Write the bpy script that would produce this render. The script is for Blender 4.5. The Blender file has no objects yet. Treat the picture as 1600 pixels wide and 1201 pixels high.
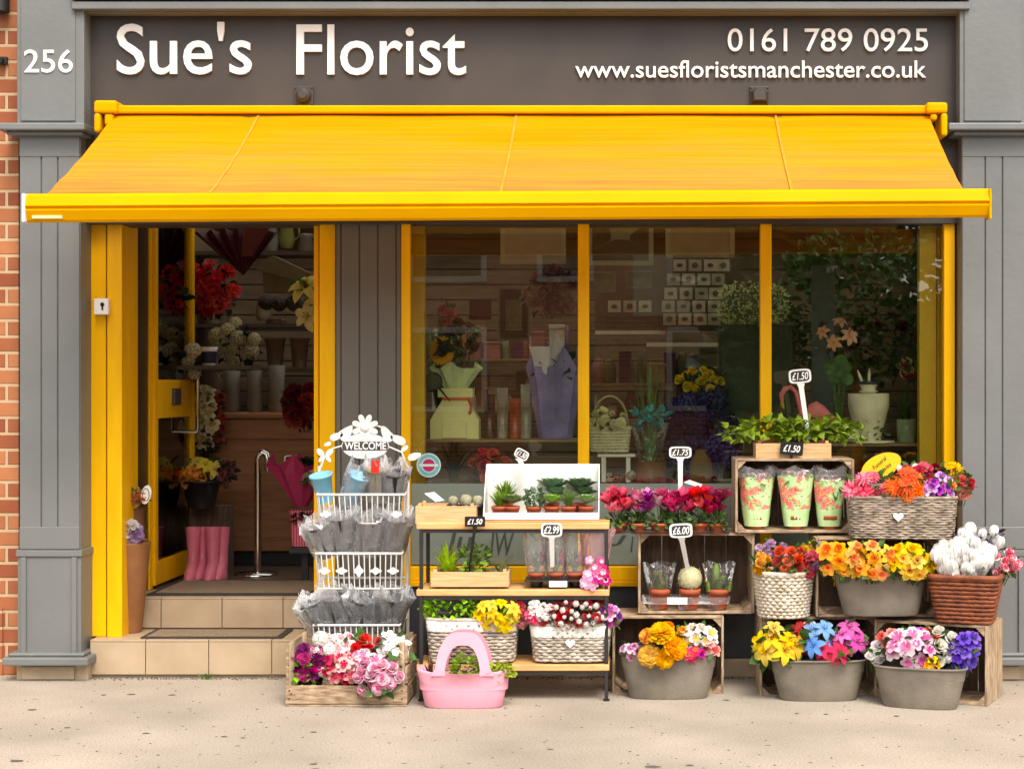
import bpy, math, random
from mathutils import Vector, Matrix, Euler
random.seed(7)
R = math.radians; PI = math.pi
sc = bpy.context.scene
COL = sc.collection
# ---------------- camera
D0 = 8.0; F = 2640.0; HC = 1.38; VX = 980.0; HY = 600.0
cd = bpy.data.cameras.new('camera'); cam = bpy.data.objects.new('camera', cd); COL.objects.link(cam)
cam.location = (0, -D0, HC); cam.rotation_euler = (R(90), 0, 0)
cd.sensor_width = 36; cd.lens = F / 1600 * 36; cd.shift_x = -(VX - 800) / 1600; cd.clip_end = 400; cd.clip_start = .05
sc.camera = cam
# ---------------- world, sun, exposure
w = bpy.data.worlds.new("World"); sc.world = w; w.use_nodes = True
nt = w.node_tree; bg = nt.nodes['Background']
sky = nt.nodes.new('ShaderNodeTexSky'); sky.sky_type = 'NISHITA'; sky.sun_disc = False
SUN_EL, SUN_AZ = R(55), R(160)      # azimuth measured clockwise from +Y
sky.sun_elevation = SUN_EL; sky.sun_rotation = SUN_AZ; sky.dust_density = 4; sky.air_density = 1.0
hs = nt.nodes.new('ShaderNodeHueSaturation'); hs.inputs['Saturation'].default_value = .16
nt.links.new(sky.outputs[0], hs.inputs['Color']); nt.links.new(hs.outputs[0], bg.inputs[0])
bg.inputs[1].default_value = .15
sl = bpy.data.lights.new('sun', 'SUN'); so = bpy.data.objects.new('sun', sl); COL.objects.link(so)
sl.energy = 1.15; sl.angle = R(26); sl.color = (1, .86, .68)
sd = Vector((math.sin(SUN_AZ) * math.cos(SUN_EL), math.cos(SUN_AZ) * math.cos(SUN_EL), math.sin(SUN_EL)))
so.rotation_euler = sd.to_track_quat('Z', 'Y').to_euler(); so.location = (0, -6, 8)
sc.view_settings.view_transform = 'Standard'; sc.view_settings.look = 'None'
sc.view_settings.exposure = 1.08; sc.view_settings.gamma = 1
sc.cycles.max_bounces = 8; sc.cycles.transparent_max_bounces = 16; sc.cycles.transmission_bounces = 6
sc.cycles.use_denoising = True

# ---------------- helpers
def X(px, y=0.): return (px - VX) * (D0 + y) / F
def Z(py, y=0.): return HC + (HY - py) * (D0 + y) / F
def S(p, y=0.): return p * (D0 + y) / F
def lin(c): 
    c = c / 255.
    return c / 12.92 if c <= .04045 else ((c + .055) / 1.055) ** 2.4
def rgb(r, g, b): return (lin(r), lin(g), lin(b), 1)
MATS = {}
def mat(name, col, rough=.6, metal=0., var=.12, scale=12., bump=0., bscale=60., col2=None, trans=0., spec=.5, stretch=None, coat=0.):
    if name in MATS: return MATS[name]
    m = bpy.data.materials.new(name); m.use_nodes = True; n = m.node_tree; L = n.links
    p = n.nodes['Principled BSDF']; p.inputs['Roughness'].default_value = rough; p.inputs['Metallic'].default_value = metal
    p.inputs['Specular IOR Level'].default_value = spec
    if coat: p.inputs['Coat Weight'].default_value = coat
    tc = n.nodes.new('ShaderNodeTexCoord'); src = tc.outputs['Object']
    if stretch:
        mp = n.nodes.new('ShaderNodeMapping'); mp.inputs['Scale'].default_value = stretch
        L.new(src, mp.inputs[0]); src = mp.outputs[0]
    nz = n.nodes.new('ShaderNodeTexNoise'); nz.inputs['Scale'].default_value = scale; nz.inputs['Detail'].default_value = 5
    L.new(src, nz.inputs['Vector'])
    cr = n.nodes.new('ShaderNodeValToRGB'); cr.color_ramp.elements[0].position = .3; cr.color_ramp.elements[1].position = .7
    c = Vector(col[:3]); c2 = Vector(col2[:3]) if col2 else c * (1 + var)
    c1 = c if col2 else c * (1 - var)
    cr.color_ramp.elements[0].color = (*c1, 1); cr.color_ramp.elements[1].color = (*[min(1, v) for v in c2], 1)
    L.new(nz.outputs[0], cr.inputs[0]); L.new(cr.outputs[0], p.inputs['Base Color'])
    if bump:
        n2 = n.nodes.new('ShaderNodeTexNoise'); n2.inputs['Scale'].default_value = bscale; n2.inputs['Detail'].default_value = 4
        L.new(src, n2.inputs['Vector'])
        b = n.nodes.new('ShaderNodeBump'); b.inputs['Strength'].default_value = bump; b.inputs['Distance'].default_value = .01
        L.new(n2.outputs[0], b.inputs['Height']); L.new(b.outputs[0], p.inputs['Normal'])
    if trans:
        t = n.nodes.new('ShaderNodeBsdfTranslucent'); L.new(cr.outputs[0], t.inputs[0])
        mx = n.nodes.new('ShaderNodeMixShader'); mx.inputs[0].default_value = trans
        L.new(p.outputs[0], mx.inputs[1]); L.new(t.outputs[0], mx.inputs[2])
        L.new(mx.outputs[0], n.nodes['Material Output'].inputs[0])
    MATS[name] = m; return m
def petal(c):
    nm = 'petal_%d_%d_%d' % c
    if nm in MATS: return MATS[nm]
    m = mat(nm, rgb(*c), .8, var=.2, scale=60, trans=.34, spec=.12); n = m.node_tree; L = n.links
    cr = [x for x in n.nodes if x.type == 'VALTORGB'][0]; h = n.nodes.new('ShaderNodeHueSaturation'); oi = n.nodes.new('ShaderNodeObjectInfo')
    for dst, a, b in (('Value', .90, 1.18), ('Hue', .495, .505), ('Saturation', .88, 1.06)):
        k = n.nodes.new('ShaderNodeMapRange'); k.inputs['To Min'].default_value = a; k.inputs['To Max'].default_value = b
        mu = n.nodes.new('ShaderNodeMath'); mu.operation = 'FRACT'; m0 = n.nodes.new('ShaderNodeMath'); m0.operation = 'MULTIPLY'; m0.inputs[1].default_value = {'Value': 1, 'Hue': 7.3, 'Saturation': 3.1}[dst]
        L.new(oi.outputs['Random'], m0.inputs[0]); L.new(m0.outputs[0], mu.inputs[0]); L.new(mu.outputs[0], k.inputs[0]); L.new(k.outputs[0], h.inputs[dst])
    tg = [l.to_socket for l in cr.outputs[0].links]
    L.new(cr.outputs[0], h.inputs['Color'])
    for s_ in tg: L.new(h.outputs[0], s_)
    return m
def leafm(c=(70, 105, 35)): return mat('leaf_%d_%d_%d' % c, rgb(*c), .55, var=.45, scale=35, trans=.15, spec=.35)

class MB:
    def __init__(s): s.v = []; s.f = []; s.m = []; s.sm = []
    def add(s, vs, fs, mi=0, M=None, smooth=False):
        o = len(s.v)
        if M is not None: vs = [tuple(M @ Vector(a)) for a in vs]
        s.v += [tuple(a) for a in vs]
        for f in fs: s.f.append(tuple(i + o for i in f)); s.m.append(mi); s.sm.append(smooth)
        return s
    def box(s, x0, x1, y0, y1, z0, z1, mi=0, M=None):
        x0, x1 = min(x0, x1), max(x0, x1); y0, y1 = min(y0, y1), max(y0, y1); z0, z1 = min(z0, z1), max(z0, z1)
        return s.add([(x0,y0,z0),(x1,y0,z0),(x1,y1,z0),(x0,y1,z0),(x0,y0,z1),(x1,y0,z1),(x1,y1,z1),(x0,y1,z1)],
            [(0,3,2,1),(4,5,6,7),(0,1,5,4),(1,2,6,5),(2,3,7,6),(3,0,4,7)], mi, M)
    def loft(s, secs, mi=0, cap0=True, cap1=True, M=None, smooth=True, closed=True):
        n = len(secs[0]); vs = [p for q in secs for p in q]; fs = []
        for i in range(len(secs) - 1):
            for j in range(n if closed else n - 1):
                k = (j + 1) % n; fs.append((i*n+j, i*n+k, (i+1)*n+k, (i+1)*n+j))
        s.add(vs, fs, mi, M, smooth)
        if cap0: s.add(secs[0], [tuple(reversed(range(n)))], mi, M)
        if cap1: s.add(secs[-1], [tuple(range(n))], mi, M)
        return s
    def tube(s, path, r, n=6, mi=0, M=None, closed=False, cap=True):
        P = [Vector(p) for p in path]; m = len(P); secs = []
        rs = r if isinstance(r, (list, tuple)) else [r] * m
        up = None
        for i, p in enumerate(P):
            a = P[(i - 1) % m] if (closed or i > 0) else p; b = P[(i + 1) % m] if (closed or i < m - 1) else p
            t = (b - a)
            if t.length < 1e-9: t = Vector((0, 0, 1))
            t.normalize()
            if up is None: up = Vector((0, 0, 1)) if abs(t.z) < .9 else Vector((1, 0, 0))
            u = up - t * up.dot(t)
            if u.length < 1e-4: u = t.orthogonal()
            u.normalize(); up = u; w_ = t.cross(u)
            secs.append([p + (u * math.cos(2*PI*k/n) + w_ * math.sin(2*PI*k/n)) * rs[i] for k in range(n)])
        if closed: secs.append(secs[0])
        return s.loft(secs, mi, cap and not closed, cap and not closed, M)
    def lathe(s, prof, cx=0, cy=0, n=20, mi=0, M=None, cap0=True, cap1=False):
        return s.loft([[(cx + r*math.cos(2*PI*k/n), cy + r*math.sin(2*PI*k/n), z) for k in range(n)] for r, z in prof], mi, cap0, cap1, M)
    def prism(s, pts, y0, y1, mi=0, M=None):   # pts in xz, counter-clockwise seen from -y
        n = len(pts); v = [(x, y0, z) for x, z in pts] + [(x, y1, z) for x, z in pts]
        return s.add(v, [tuple(range(n)), tuple(reversed(range(n, 2*n)))] + [(i, i+n, (i+1) % n + n, (i+1) % n) for i in range(n)], mi, M)
    def mesh(s, name, mats):
        me = bpy.data.meshes.new(name); me.from_pydata(s.v, [], s.f)
        for m in mats: me.materials.append(m)
        me.polygons.foreach_set('material_index', s.m); me.polygons.foreach_set('use_smooth', s.sm); me.update()
        return me
    def build(s, name, mats, parent=None, world=True, bevel=0.):
        if not isinstance(mats, (list, tuple)): mats = [mats]
        if parent is not None and world:
            o = WL[parent.name]; s.v = [(a - o[0], b - o[1], c - o[2]) for a, b, c in s.v]
        ob = bpy.data.objects.new(name, s.mesh(name, mats)); COL.objects.link(ob)
        if parent is not None:
            ob.parent = parent; WL[ob.name] = WL[parent.name]
        else: WL[ob.name] = (0, 0, 0)
        if bevel:
            b = ob.modifiers.new('bevel', 'BEVEL'); b.width = bevel; b.segments = 2; b.limit_method = 'ANGLE'
        return ob
WL = {}
def tag(o, label, cat, group=None):
    o['label'] = label; o['category'] = cat
    if group: o['group'] = group
    return o
def struct(o): o['kind'] = 'structure'; return o
def thing(name, label, cat, loc=(0, 0, 0), group=None):
    o = bpy.data.objects.new(name, None); COL.objects.link(o); o.location = loc; o.empty_display_size = .1
    WL[o.name] = tuple(loc); return tag(o, label, cat, group)
def child(name, me, parent, loc=(0, 0, 0), rot=None, scl=1.):
    o = bpy.data.objects.new(name, me); COL.objects.link(o); o.parent = parent; o.location = loc
    if rot is not None: o.rotation_mode = 'QUATERNION'; o.rotation_quaternion = rot
    o.scale = (scl,) * 3 if not isinstance(scl, tuple) else scl
    return o
def textmesh(body, x0, x1, z0, z1, y, depth=.006, offset=0., shear=0., rot=0., mirror=False, m=None, name='lettering', parent=None, spacing=1.):
    cu = bpy.data.curves.new('t', 'FONT'); cu.body = body; cu.size = 1; cu.offset = offset; cu.shear = shear; cu.space_character = spacing
    cu.resolution_u = 4
    ob = bpy.data.objects.new('t', cu); me = bpy.data.meshes.new_from_object(ob); bpy.data.objects.remove(ob)
    vs = [v.co.copy() for v in me.vertices]; fs = [tuple(p.vertices) for p in me.polygons]
    bpy.data.meshes.remove(me)
    ax, bx_ = min(v.x for v in vs), max(v.x for v in vs); az, bz = min(v.y for v in vs), max(v.y for v in vs)
    q = [((v.x - ax) / (bx_ - ax) - .5, (v.y - az) / (bz - az) - .5) for v in vs]
    c, s_ = math.cos(rot), math.sin(rot); cx, cz = (x0+x1)/2, (z0+z1)/2; W_, H_ = x1-x0, z1-z0
    pts = [(cx + a*W_*c - b*H_*s_, cz + a*W_*s_ + b*H_*c) for a, b in q]
    mb = MB(); n = len(pts)
    mb.add([(a, y, b) for a, b in pts], fs)
    # extrude edges: boundary
    ec = {}
    for f in fs:
        for i in range(len(f)):
            e = (f[i], f[(i+1) % len(f)]); ec[e] = 1
    side = [(a, a + n, b + n, b) for (a, b) in ec if (b, a) not in ec]
    mb2 = MB(); mb2.add([(a, y, b) for a, b in pts] + [(a, y + depth, b) for a, b in pts], fs + side)
    return mb2.build(name, m, parent)
def oval(a, b, n_exp, N, z=0., cx=0., cy=0.):
    raw = []
    for i in range(N * 8):
        t = 2*PI*i/(N*8); c, s_ = math.cos(t), math.sin(t)
        raw.append((a*math.copysign(abs(c)**(2/n_exp), c), b*math.copysign(abs(s_)**(2/n_exp), s_)))
    L = [0]
    for i in range(len(raw)):
        p, q = raw[i], raw[(i+1) % len(raw)]; L.append(L[-1] + math.hypot(p[0]-q[0], p[1]-q[1]))
    out = []; j = 0
    for i in range(N):
        t = L[-1]*i/N
        while L[j+1] < t: j += 1
        u = (t - L[j]) / max(1e-9, L[j+1]-L[j]); p, q = raw[j], raw[(j+1) % len(raw)]
        out.append((cx + p[0]+(q[0]-p[0])*u, cy + p[1]+(q[1]-p[1])*u, z))
    return out
def rnd(a, b): return random.uniform(a, b)

# ---------------- materials
grey = mat('grey_paint', rgb(105, 106, 104), .5, scale=2.2, bump=.15, bscale=30, col2=rgb(118, 119, 117))
fasc = mat('fascia_paint', rgb(52, 45, 40), .5, scale=2.2, col2=rgb(69, 60, 53), bump=.12, bscale=5)
yel = mat('yellow_paint', rgb(236, 174, 0), .4, spec=.2, scale=2.2, col2=rgb(255, 196, 0), bump=.18, bscale=14, stretch=(5, 5, .8))
yelb = mat('yellow_bar', rgb(224, 160, 0), .45, var=.06, scale=3, spec=.03)
white = mat('white_paint', rgb(238, 236, 230), .45, var=.03)
letter = mat('sign_white', rgb(245, 243, 238), .4, var=.02)
black = mat('black_metal', rgb(38, 36, 36), .5, var=.2)
blackp = mat('black_plastic', rgb(30, 29, 30), .35, var=.2)
tile = mat('beige_tile', rgb(169, 145, 116), .5, scale=5, col2=rgb(190, 166, 136), bump=.08, bscale=30)
grout = mat('grout', rgb(150, 132, 112), .9)
stone = mat('plinth_stone', rgb(170, 150, 125), .9, scale=6, col2=rgb(205, 184, 155), bump=.5, bscale=30)
terra = mat('terracotta', rgb(172, 82, 46), .8, var=.12, scale=20)
soil = mat('soil', rgb(42, 32, 25), .95, var=.4, scale=60, bump=.8, bscale=90)
lwood = mat('light_wood', rgb(196, 150, 98), .65, scale=8, col2=rgb(222, 182, 132), stretch=(1, 6, 12), bump=.15, bscale=20)
cratew = mat('crate_wood', rgb(118, 92, 70), .85, scale=9, col2=rgb(192, 166, 134), stretch=(2, 2, 9), bump=.35, bscale=25)
cratev = mat('crate_wood_upright', rgb(122, 98, 76), .85, scale=9, col2=rgb(198, 174, 142), stretch=(9, 9, 1.5), bump=.35, bscale=25)
crated = mat('crate_dark_shaded_wood', rgb(74, 58, 46), .85, scale=6, col2=rgb(110, 88, 70), stretch=(8, 8, 1.2), bump=.4, bscale=25)  # old dark wood, with some of the crates' inside shade painted in
shelfw = mat('shelf_wood', rgb(205, 150, 90), .55, scale=6, col2=rgb(228, 176, 116), stretch=(1.5, 8, 8), bump=.1)
zinc = mat('grey_zinc', rgb(109, 101, 89), .65, metal=.1, scale=7, col2=rgb(140, 131, 116), bump=.25, bscale=120)
pwick = mat('planter_wicker', rgb(146, 134, 120), .85, scale=26, col2=rgb(205, 194, 178), bump=.3, bscale=80)
gwick = mat('grey_wicker', rgb(116, 102, 88), .85, scale=26, col2=rgb(178, 162, 144), bump=.3, bscale=80)
wwick = mat('white_wicker', rgb(190, 175, 152), .8, scale=18, col2=rgb(228, 216, 198), bump=.3, bscale=80)
bwick = mat('brown_wicker', rgb(104, 52, 28), .65, scale=22, col2=rgb(148, 80, 44), bump=.3, bscale=80)
lace = mat('lace_band', rgb(225, 218, 205), .9, scale=90, col2=rgb(250, 246, 238), bump=.6, bscale=160)
pinkr = mat('pink_rubber', rgb(236, 160, 178), .55, var=.07, scale=5, bump=.15, bscale=30)
chrome = mat('chrome', rgb(220, 215, 205), .15, metal=1.)
glassy = None
def mix_clear(name, fac, col, rough=.1, bump=0., bscale=20, tint=(1, 1, 1, 1), diff=0.):
    m = bpy.data.materials.new(name); m.use_nodes = True; n = m.node_tree; L = n.links
    for x in list(n.nodes):
        if x.type != 'OUTPUT_MATERIAL': n.nodes.remove(x)
    out = n.nodes['Material Output']
    t = n.nodes.new('ShaderNodeBsdfTransparent'); t.inputs[0].default_value = tint
    g = n.nodes.new('ShaderNodeBsdfGlossy'); g.inputs['Color'].default_value = col; g.inputs['Roughness'].default_value = rough
    lw = n.nodes.new('ShaderNodeFresnel'); lw.inputs[0].default_value = 1.45
    ma = n.nodes.new('ShaderNodeMath'); ma.operation = 'ADD'; ma.use_clamp = True; ma.inputs[1].default_value = fac
    L.new(lw.outputs[0], ma.inputs[0])
    mx = n.nodes.new('ShaderNodeMixShader'); L.new(ma.outputs[0], mx.inputs[0]); L.new(t.outputs[0], mx.inputs[1])
    last = g
    if diff:
        d = n.nodes.new('ShaderNodeBsdfDiffuse'); d.inputs[0].default_value = col
        m2 = n.nodes.new('ShaderNodeMixShader'); m2.inputs[0].default_value = diff
        L.new(g.outputs[0], m2.inputs[1]); L.new(d.outputs[0], m2.inputs[2]); last = m2
    L.new(last.outputs[0], mx.inputs[2]); L.new(mx.outputs[0], out.inputs[0])
    if bump:
        nz = n.nodes.new('ShaderNodeTexNoise'); nz.inputs['Scale'].default_value = bscale
        tc = n.nodes.new('ShaderNodeTexCoord'); L.new(tc.outputs['Object'], nz.inputs['Vector'])
        b = n.nodes.new('ShaderNodeBump'); b.inputs['Strength'].default_value = bump; b.inputs['Distance'].default_value = .02
        L.new(nz.outputs[0], b.inputs['Height']); L.new(b.outputs[0], g.inputs['Normal']); L.new(b.outputs[0], lw.inputs['Normal'])
    return m
glass = mix_clear('window_glass', .028, (1, 1, 1, 1), 0., .012, 1.5, tint=(.96, .97, .88, 1))
cello = mix_clear('cellophane', .16, (1, 1, 1, 1), .14, 1., 30, diff=.45)
celloc = mix_clear('cellophane_clear', .05, (1, 1, 1, 1), .12, 1., 30, diff=.2)
film = mix_clear('frosted_film', .78, rgb(140, 150, 138), .5, diff=.9)

# ---------------- ground and street
def pavement_mat():
    m = bpy.data.materials.new('pavement'); m.use_nodes = True; n = m.node_tree; L = n.links; p = n.nodes['Principled BSDF']
    p.inputs['Roughness'].default_value = .9
    tc = n.nodes.new('ShaderNodeTexCoord')
    def noise(sc_, det=4):
        z = n.nodes.new('ShaderNodeTexNoise'); z.inputs['Scale'].default_value = sc_; z.inputs['Detail'].default_value = det
        L.new(tc.outputs['Object'], z.inputs['Vector']); return z.outputs[0]
    def ramp(src, a, ca, b, cb):
        r = n.nodes.new('ShaderNodeValToRGB'); e = r.color_ramp.elements
        e[0].position = a; e[0].color = ca; e[1].position = b; e[1].color = cb; L.new(src, r.inputs[0]); return r.outputs[0]
    base = ramp(noise(1.3, 6), .3, rgb(147, 137, 124), .7, rgb(179, 168, 153))
    fine = ramp(noise(120, 3), .35, (.66, .65, .64, 1), .62, (1.1, 1.1, 1.1, 1))
    mul = n.nodes.new('ShaderNodeMixRGB'); mul.blend_type = 'MULTIPLY'; mul.inputs[0].default_value = .8
    L.new(base, mul.inputs[1]); L.new(fine, mul.inputs[2])
    vo = n.nodes.new('ShaderNodeTexVoronoi'); vo.inputs['Scale'].default_value = 5.5; vo.inputs['Randomness'].default_value = 1
    mp = n.nodes.new('ShaderNodeMapping'); mp.inputs['Scale'].default_value = (1, 1.6, 1)
    wr = n.nodes.new('ShaderNodeMixRGB'); wr.inputs[0].default_value = .03; L.new(tc.outputs['Object'], wr.inputs[1])
    nn = n.nodes.new('ShaderNodeTexNoise'); nn.inputs['Scale'].default_value = 30; L.new(tc.outputs['Object'], nn.inputs['Vector']); L.new(nn.outputs[1], wr.inputs[2])
    L.new(wr.outputs[0], mp.inputs[0]); L.new(mp.outputs[0], vo.inputs['Vector'])
    spot = ramp(vo.outputs['Distance'], .05, (.42, .39, .35, 1), .08, (1, 1, 1, 1))
    m2 = n.nodes.new('ShaderNodeMixRGB'); m2.blend_type = 'MULTIPLY'; m2.inputs[0].default_value = 1
    L.new(mul.outputs[0], m2.inputs[1]); L.new(spot, m2.inputs[2]); L.new(m2.outputs[0], p.inputs['Base Color'])
    b = n.nodes.new('ShaderNodeBump'); b.inputs['Strength'].default_value = .35; b.inputs['Distance'].default_value = .004
    L.new(noise(180, 3), b.inputs['Height']); L.new(b.outputs[0], p.inputs['Normal'])
    return m
struct(MB().box(-30, 30, -3.2, .5, -.3, 0).build('pavement', pavement_mat()))
struct(MB().box(-30, 30, -3.33, -3.204, -.3, -.003).build('kerb', stone, bevel=.01))
asph = mat('asphalt', rgb(84, 80, 76), .9, var=.2, scale=40, bump=.4, bscale=200)
struct(MB().box(-60, 60, -12, -3.334, -.5, -.12).build('road', asph))
struct(MB().box(-60, 60, -60, -12.004, -.5, 0).build('far_pavement', mat('far_paving', rgb(130, 122, 112), .9, var=.2)))
# ---------------- shop building
def brick_mat():
    m = bpy.data.materials.new('brick'); m.use_nodes = True; n = m.node_tree; L = n.links; p = n.nodes['Principled BSDF']
    p.inputs['Roughness'].default_value = .85
    tc = n.nodes.new('ShaderNodeTexCoord'); sx = n.nodes.new('ShaderNodeSeparateXYZ'); cx = n.nodes.new('ShaderNodeCombineXYZ')
    L.new(tc.outputs['Object'], sx.inputs[0]); ad = n.nodes.new('ShaderNodeMath'); L.new(sx.outputs[0], ad.inputs[0]); L.new(sx.outputs[1], ad.inputs[1])
    L.new(ad.outputs[0], cx.inputs[0]); L.new(sx.outputs[2], cx.inputs[1])
    b = n.nodes.new('ShaderNodeTexBrick'); b.inputs['Scale'].default_value = 1; b.inputs['Brick Width'].default_value = .226
    b.inputs['Row Height'].default_value = .0765; b.inputs['Mortar Size'].default_value = .009; b.inputs['Mortar Smooth'].default_value = .3
    b.inputs['Color1'].default_value = rgb(146, 72, 42); b.inputs['Color2'].default_value = rgb(188, 120, 76); b.inputs['Mortar'].default_value = rgb(204, 172, 134)
    L.new(cx.outputs[0], b.inputs['Vector'])
    nz = n.nodes.new('ShaderNodeTexNoise'); nz.inputs['Scale'].default_value = 9; nz.inputs['Detail'].default_value = 5; L.new(cx.outputs[0], nz.inputs['Vector'])
    r = n.nodes.new('ShaderNodeValToRGB'); r.color_ramp.elements[0].color = (.6, .55, .5, 1); r.color_ramp.elements[1].color = (1.1, 1.1, 1.1, 1)
    L.new(nz.outputs[0], r.inputs[0]); mx = n.nodes.new('ShaderNodeMixRGB'); mx.blend_type = 'MULTIPLY'; mx.inputs[0].default_value = .8
    L.new(b.outputs[0], mx.inputs[1]); L.new(r.outputs[0], mx.inputs[2]); L.new(mx.outputs[0], p.inputs['Base Color'])
    bp = n.nodes.new('ShaderNodeBump'); bp.inputs['Strength'].default_value = .9; bp.inputs['Distance'].default_value = .012; bp.invert = True
    L.new(b.outputs['Fac'], bp.inputs['Height']); L.new(bp.outputs[0], p.inputs['Normal'])
    return m
brick = brick_mat()
shop = thing('florist_shop', 'grey and yellow florist shopfront with dark name board and open glass door', 'shop')
# pilasters
def pilaster(x0, x1, inner):     # x0..x1 front face at y=-.11; inner = +1 when the shop lies to the right
    y = -.11
    yb = .3
    b = MB(); b.box(x0, x1, y, yb, Z(1020, y), Z(212, y))
    b.box(x0 - .006, x1 + .006, y - .012, yb - .01, Z(1019, y), Z(868, y))            # lower panel block
    b.box(x0 - .012, x1 + .012, y - .022, yb - .02, Z(868, y), Z(858, y))
    for sx in (0, 1):
        a = x0 + .012 if sx == 0 else x1 - .036
        b.box(a, a + .024, y - .024, y - .01, Z(1019, y), Z(869, y))
    # boards with grooves between them
    e = x0 + .0; wd = x1 - x0
    cuts = [0, .365, .635, 1]
    for i in range(3):
        b.box(x0 + wd*cuts[i] + .003, x0 + wd*cuts[i+1] - .003, y - .010, y + .002, Z(850, y), Z(216, y))
    b.box(x0 + .002, x1 - .002, y - .0135, y + .001, Z(857, y), Z(822, y))
    b.box(x0 + .002, x1 - .002, y - .0135, y + .001, Z(245, y), Z(212, y))
    sh = b.build('pilaster', grey, shop, bevel=.003)
    c = MB()
    c.box(x0 - .075, x1 + .045, y - .09, yb, Z(207, y), Z(196, y)); c.box(x0 - .045, x1 + .025, y - .055, yb - .01, Z(213, y), Z(207, y))
    c.build('capital', grey, sh, bevel=.006)
    c = MB(); c.box(x0 - .06, x1 + .055, y - .07, yb, Z(1036, y), Z(1023, y)); c.box(x0 - .04, x1 + .03, y - .045, yb - .01, Z(1023, y), Z(1017, y))
    c.build('base_moulding', grey, sh, bevel=.008)
    c = MB(); c.box(x0 - .02, x1 + .03, y + .01, yb, 0, Z(1036, y)); c.box(x0 + .01, x1 - .03, y - .004, y + .012, .004, Z(1040, y))
    c.build('plinth', stone, sh, bevel=.004)
    u = MB(); u.box(x0 - .01, x1 + .02, y - .012, yb, Z(196, y), Z(-40, y)); u.box(x0 + .01, x1 - .02, y - .02, y, Z(190, y), Z(-40, y)) 
    u.build('upper_block', grey, sh, bevel=.004)
    return sh
pl = pilaster(X(31, -.11), X(126, -.11), 1)
textmesh('256', X(37, -.14), X(113, -.14), Z(113, -.14), Z(77, -.14), -.136, .01, .003, m=letter, name='number', parent=pl)
pilaster(X(1502, -.11), X(1602, -.11), -1)
cx0, cx1 = X(524), X(627)
b = MB(); b.box(cx0, cx1, .02, .30, .04, 2.75)
wd = cx1 - cx0; cuts = [0, .08, .36, .64, .92, 1]
for i in range(5): b.box(cx0 + wd*cuts[i] + .003, cx0 + wd*cuts[i+1] - .003, .010, .022, .3, 2.7)
b.build('centre_pilaster', mat('centre_grey', rgb(104, 99, 90), .5, var=.06, scale=3), shop, bevel=.003)
# name board
f = MB(); f.box(X(132), X(1502), -.03, .2, Z(350), Z(13)); 
f.box(X(132), X(139), -.105, -.03, Z(212), Z(12)); f.box(X(1497), X(1502), -.105, -.03, Z(212), Z(12))
fo = f.build('name_board', fasc, shop, bevel=.003)
c = MB(); c.box(X(128), X(1506), -.15, .2, Z(14, -.15), Z(2, -.15)); c.box(X(128), X(1506), -.160, .2, Z(-1, -.15), Z(-16, -.15)); c.box(X(128), X(1506), -.10, .2, Z(20, -.1), Z(13.5, -.1))
c.build('cornice', grey, fo, bevel=.004)
yy = -.045
for t, a, b_, c_, d in (("Sue's", 182, 393, 116, 34), ("Florist", 463, 728, 117, 38), ("0161 789 0925", 1137, 1450, 80, 44), ("www.suesfloristsmanchester.co.uk", 899, 1447, 121, 94)):
    textmesh(t, X(a, yy), X(b_, yy), Z(c_, yy), Z(d, yy), yy, .014, .006 if len(t) < 9 else .002 if t[0] == '0' else .005, m=letter, parent=fo)
for px, s_ in ((473, 0), (1187, 1)):
    q = MB(); x = X(px, -.07); z = Z(148, -.07); r = S(15, -.07)
    q.box(x - r, x + r, -.045, -.03, z - r, z + r)
    if s_ == 0:
        q.loft([[(x + r*.8*math.cos(a*PI/8), -.045 - .0, z + r*.8*math.sin(a*PI/8)) for a in range(16)], [(x + r*.75*math.cos(a*PI/8), -.075, z + r*.75*math.sin(a*PI/8)) for a in range(16)], [(x + r*.4*math.cos(a*PI/8), -.09, z + r*.4*math.sin(a*PI/8)) for a in range(16)]])
    else:
        q.loft([[(x + r*.95*dx, -.045, z + r*.9*dz) for dx, dz in ((-1,-.9),(1,-.9),(1,.5),(.4,.95),(-.4,.95),(-1,.5))], [(x + r*.6*dx, -.085, z + r*.6*dz) for dx, dz in ((-1,-.9),(1,-.9),(1,.5),(.4,.95),(-.4,.95),(-1,.5))]], smooth=False)
    for dx in (-1, 1):
        for dz in (-1, 1): q.box(x + dx*r*.85 - .004, x + dx*r*.85 + .004, -.05, -.044, z + dz*r*.85 - .004, z + dz*r*.85 + .004)
    q.build('bracket_box', fasc, fo, bevel=.002)
# upper storey brick + walls beside
w_ = MB(); w_.box(X(29) - 6, X(29) , 0, .3, 0, 6.5); w_.box(X(29) - 6, X(5), -.01, 0, 0, .32)
bw = w_.build('brick_wall', brick); tag(bw, 'red brick wall with pale mortar joints left of the shopfront', 'wall')
MB().box(X(29)+.003, 2.6, .0, .3, Z(-42, -.11) , 6.5).build('upper_wall', brick, shop)
MB().box(X(1602, -.11)+.032, 6, -.05, .3, 0, 6.5).build('side_wall', brick, shop)
pp = thing('drain_pipe', 'black pipe stub with bracket high on the left brick wall', 'pipe', (X(6), -.05, 3.0))
MB().tube([(X(4), -.05, Z(22)), (X(4), -.05, 3.9)], .05, 12).build('pipe', black, pp)
MB().box(X(-2), X(13), -.03, 0, Z(101), Z(90)).tube([(X(7), -.03, Z(95)), (X(7), -.06, Z(97))], .012, 8).build('bracket', black, pp)
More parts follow.
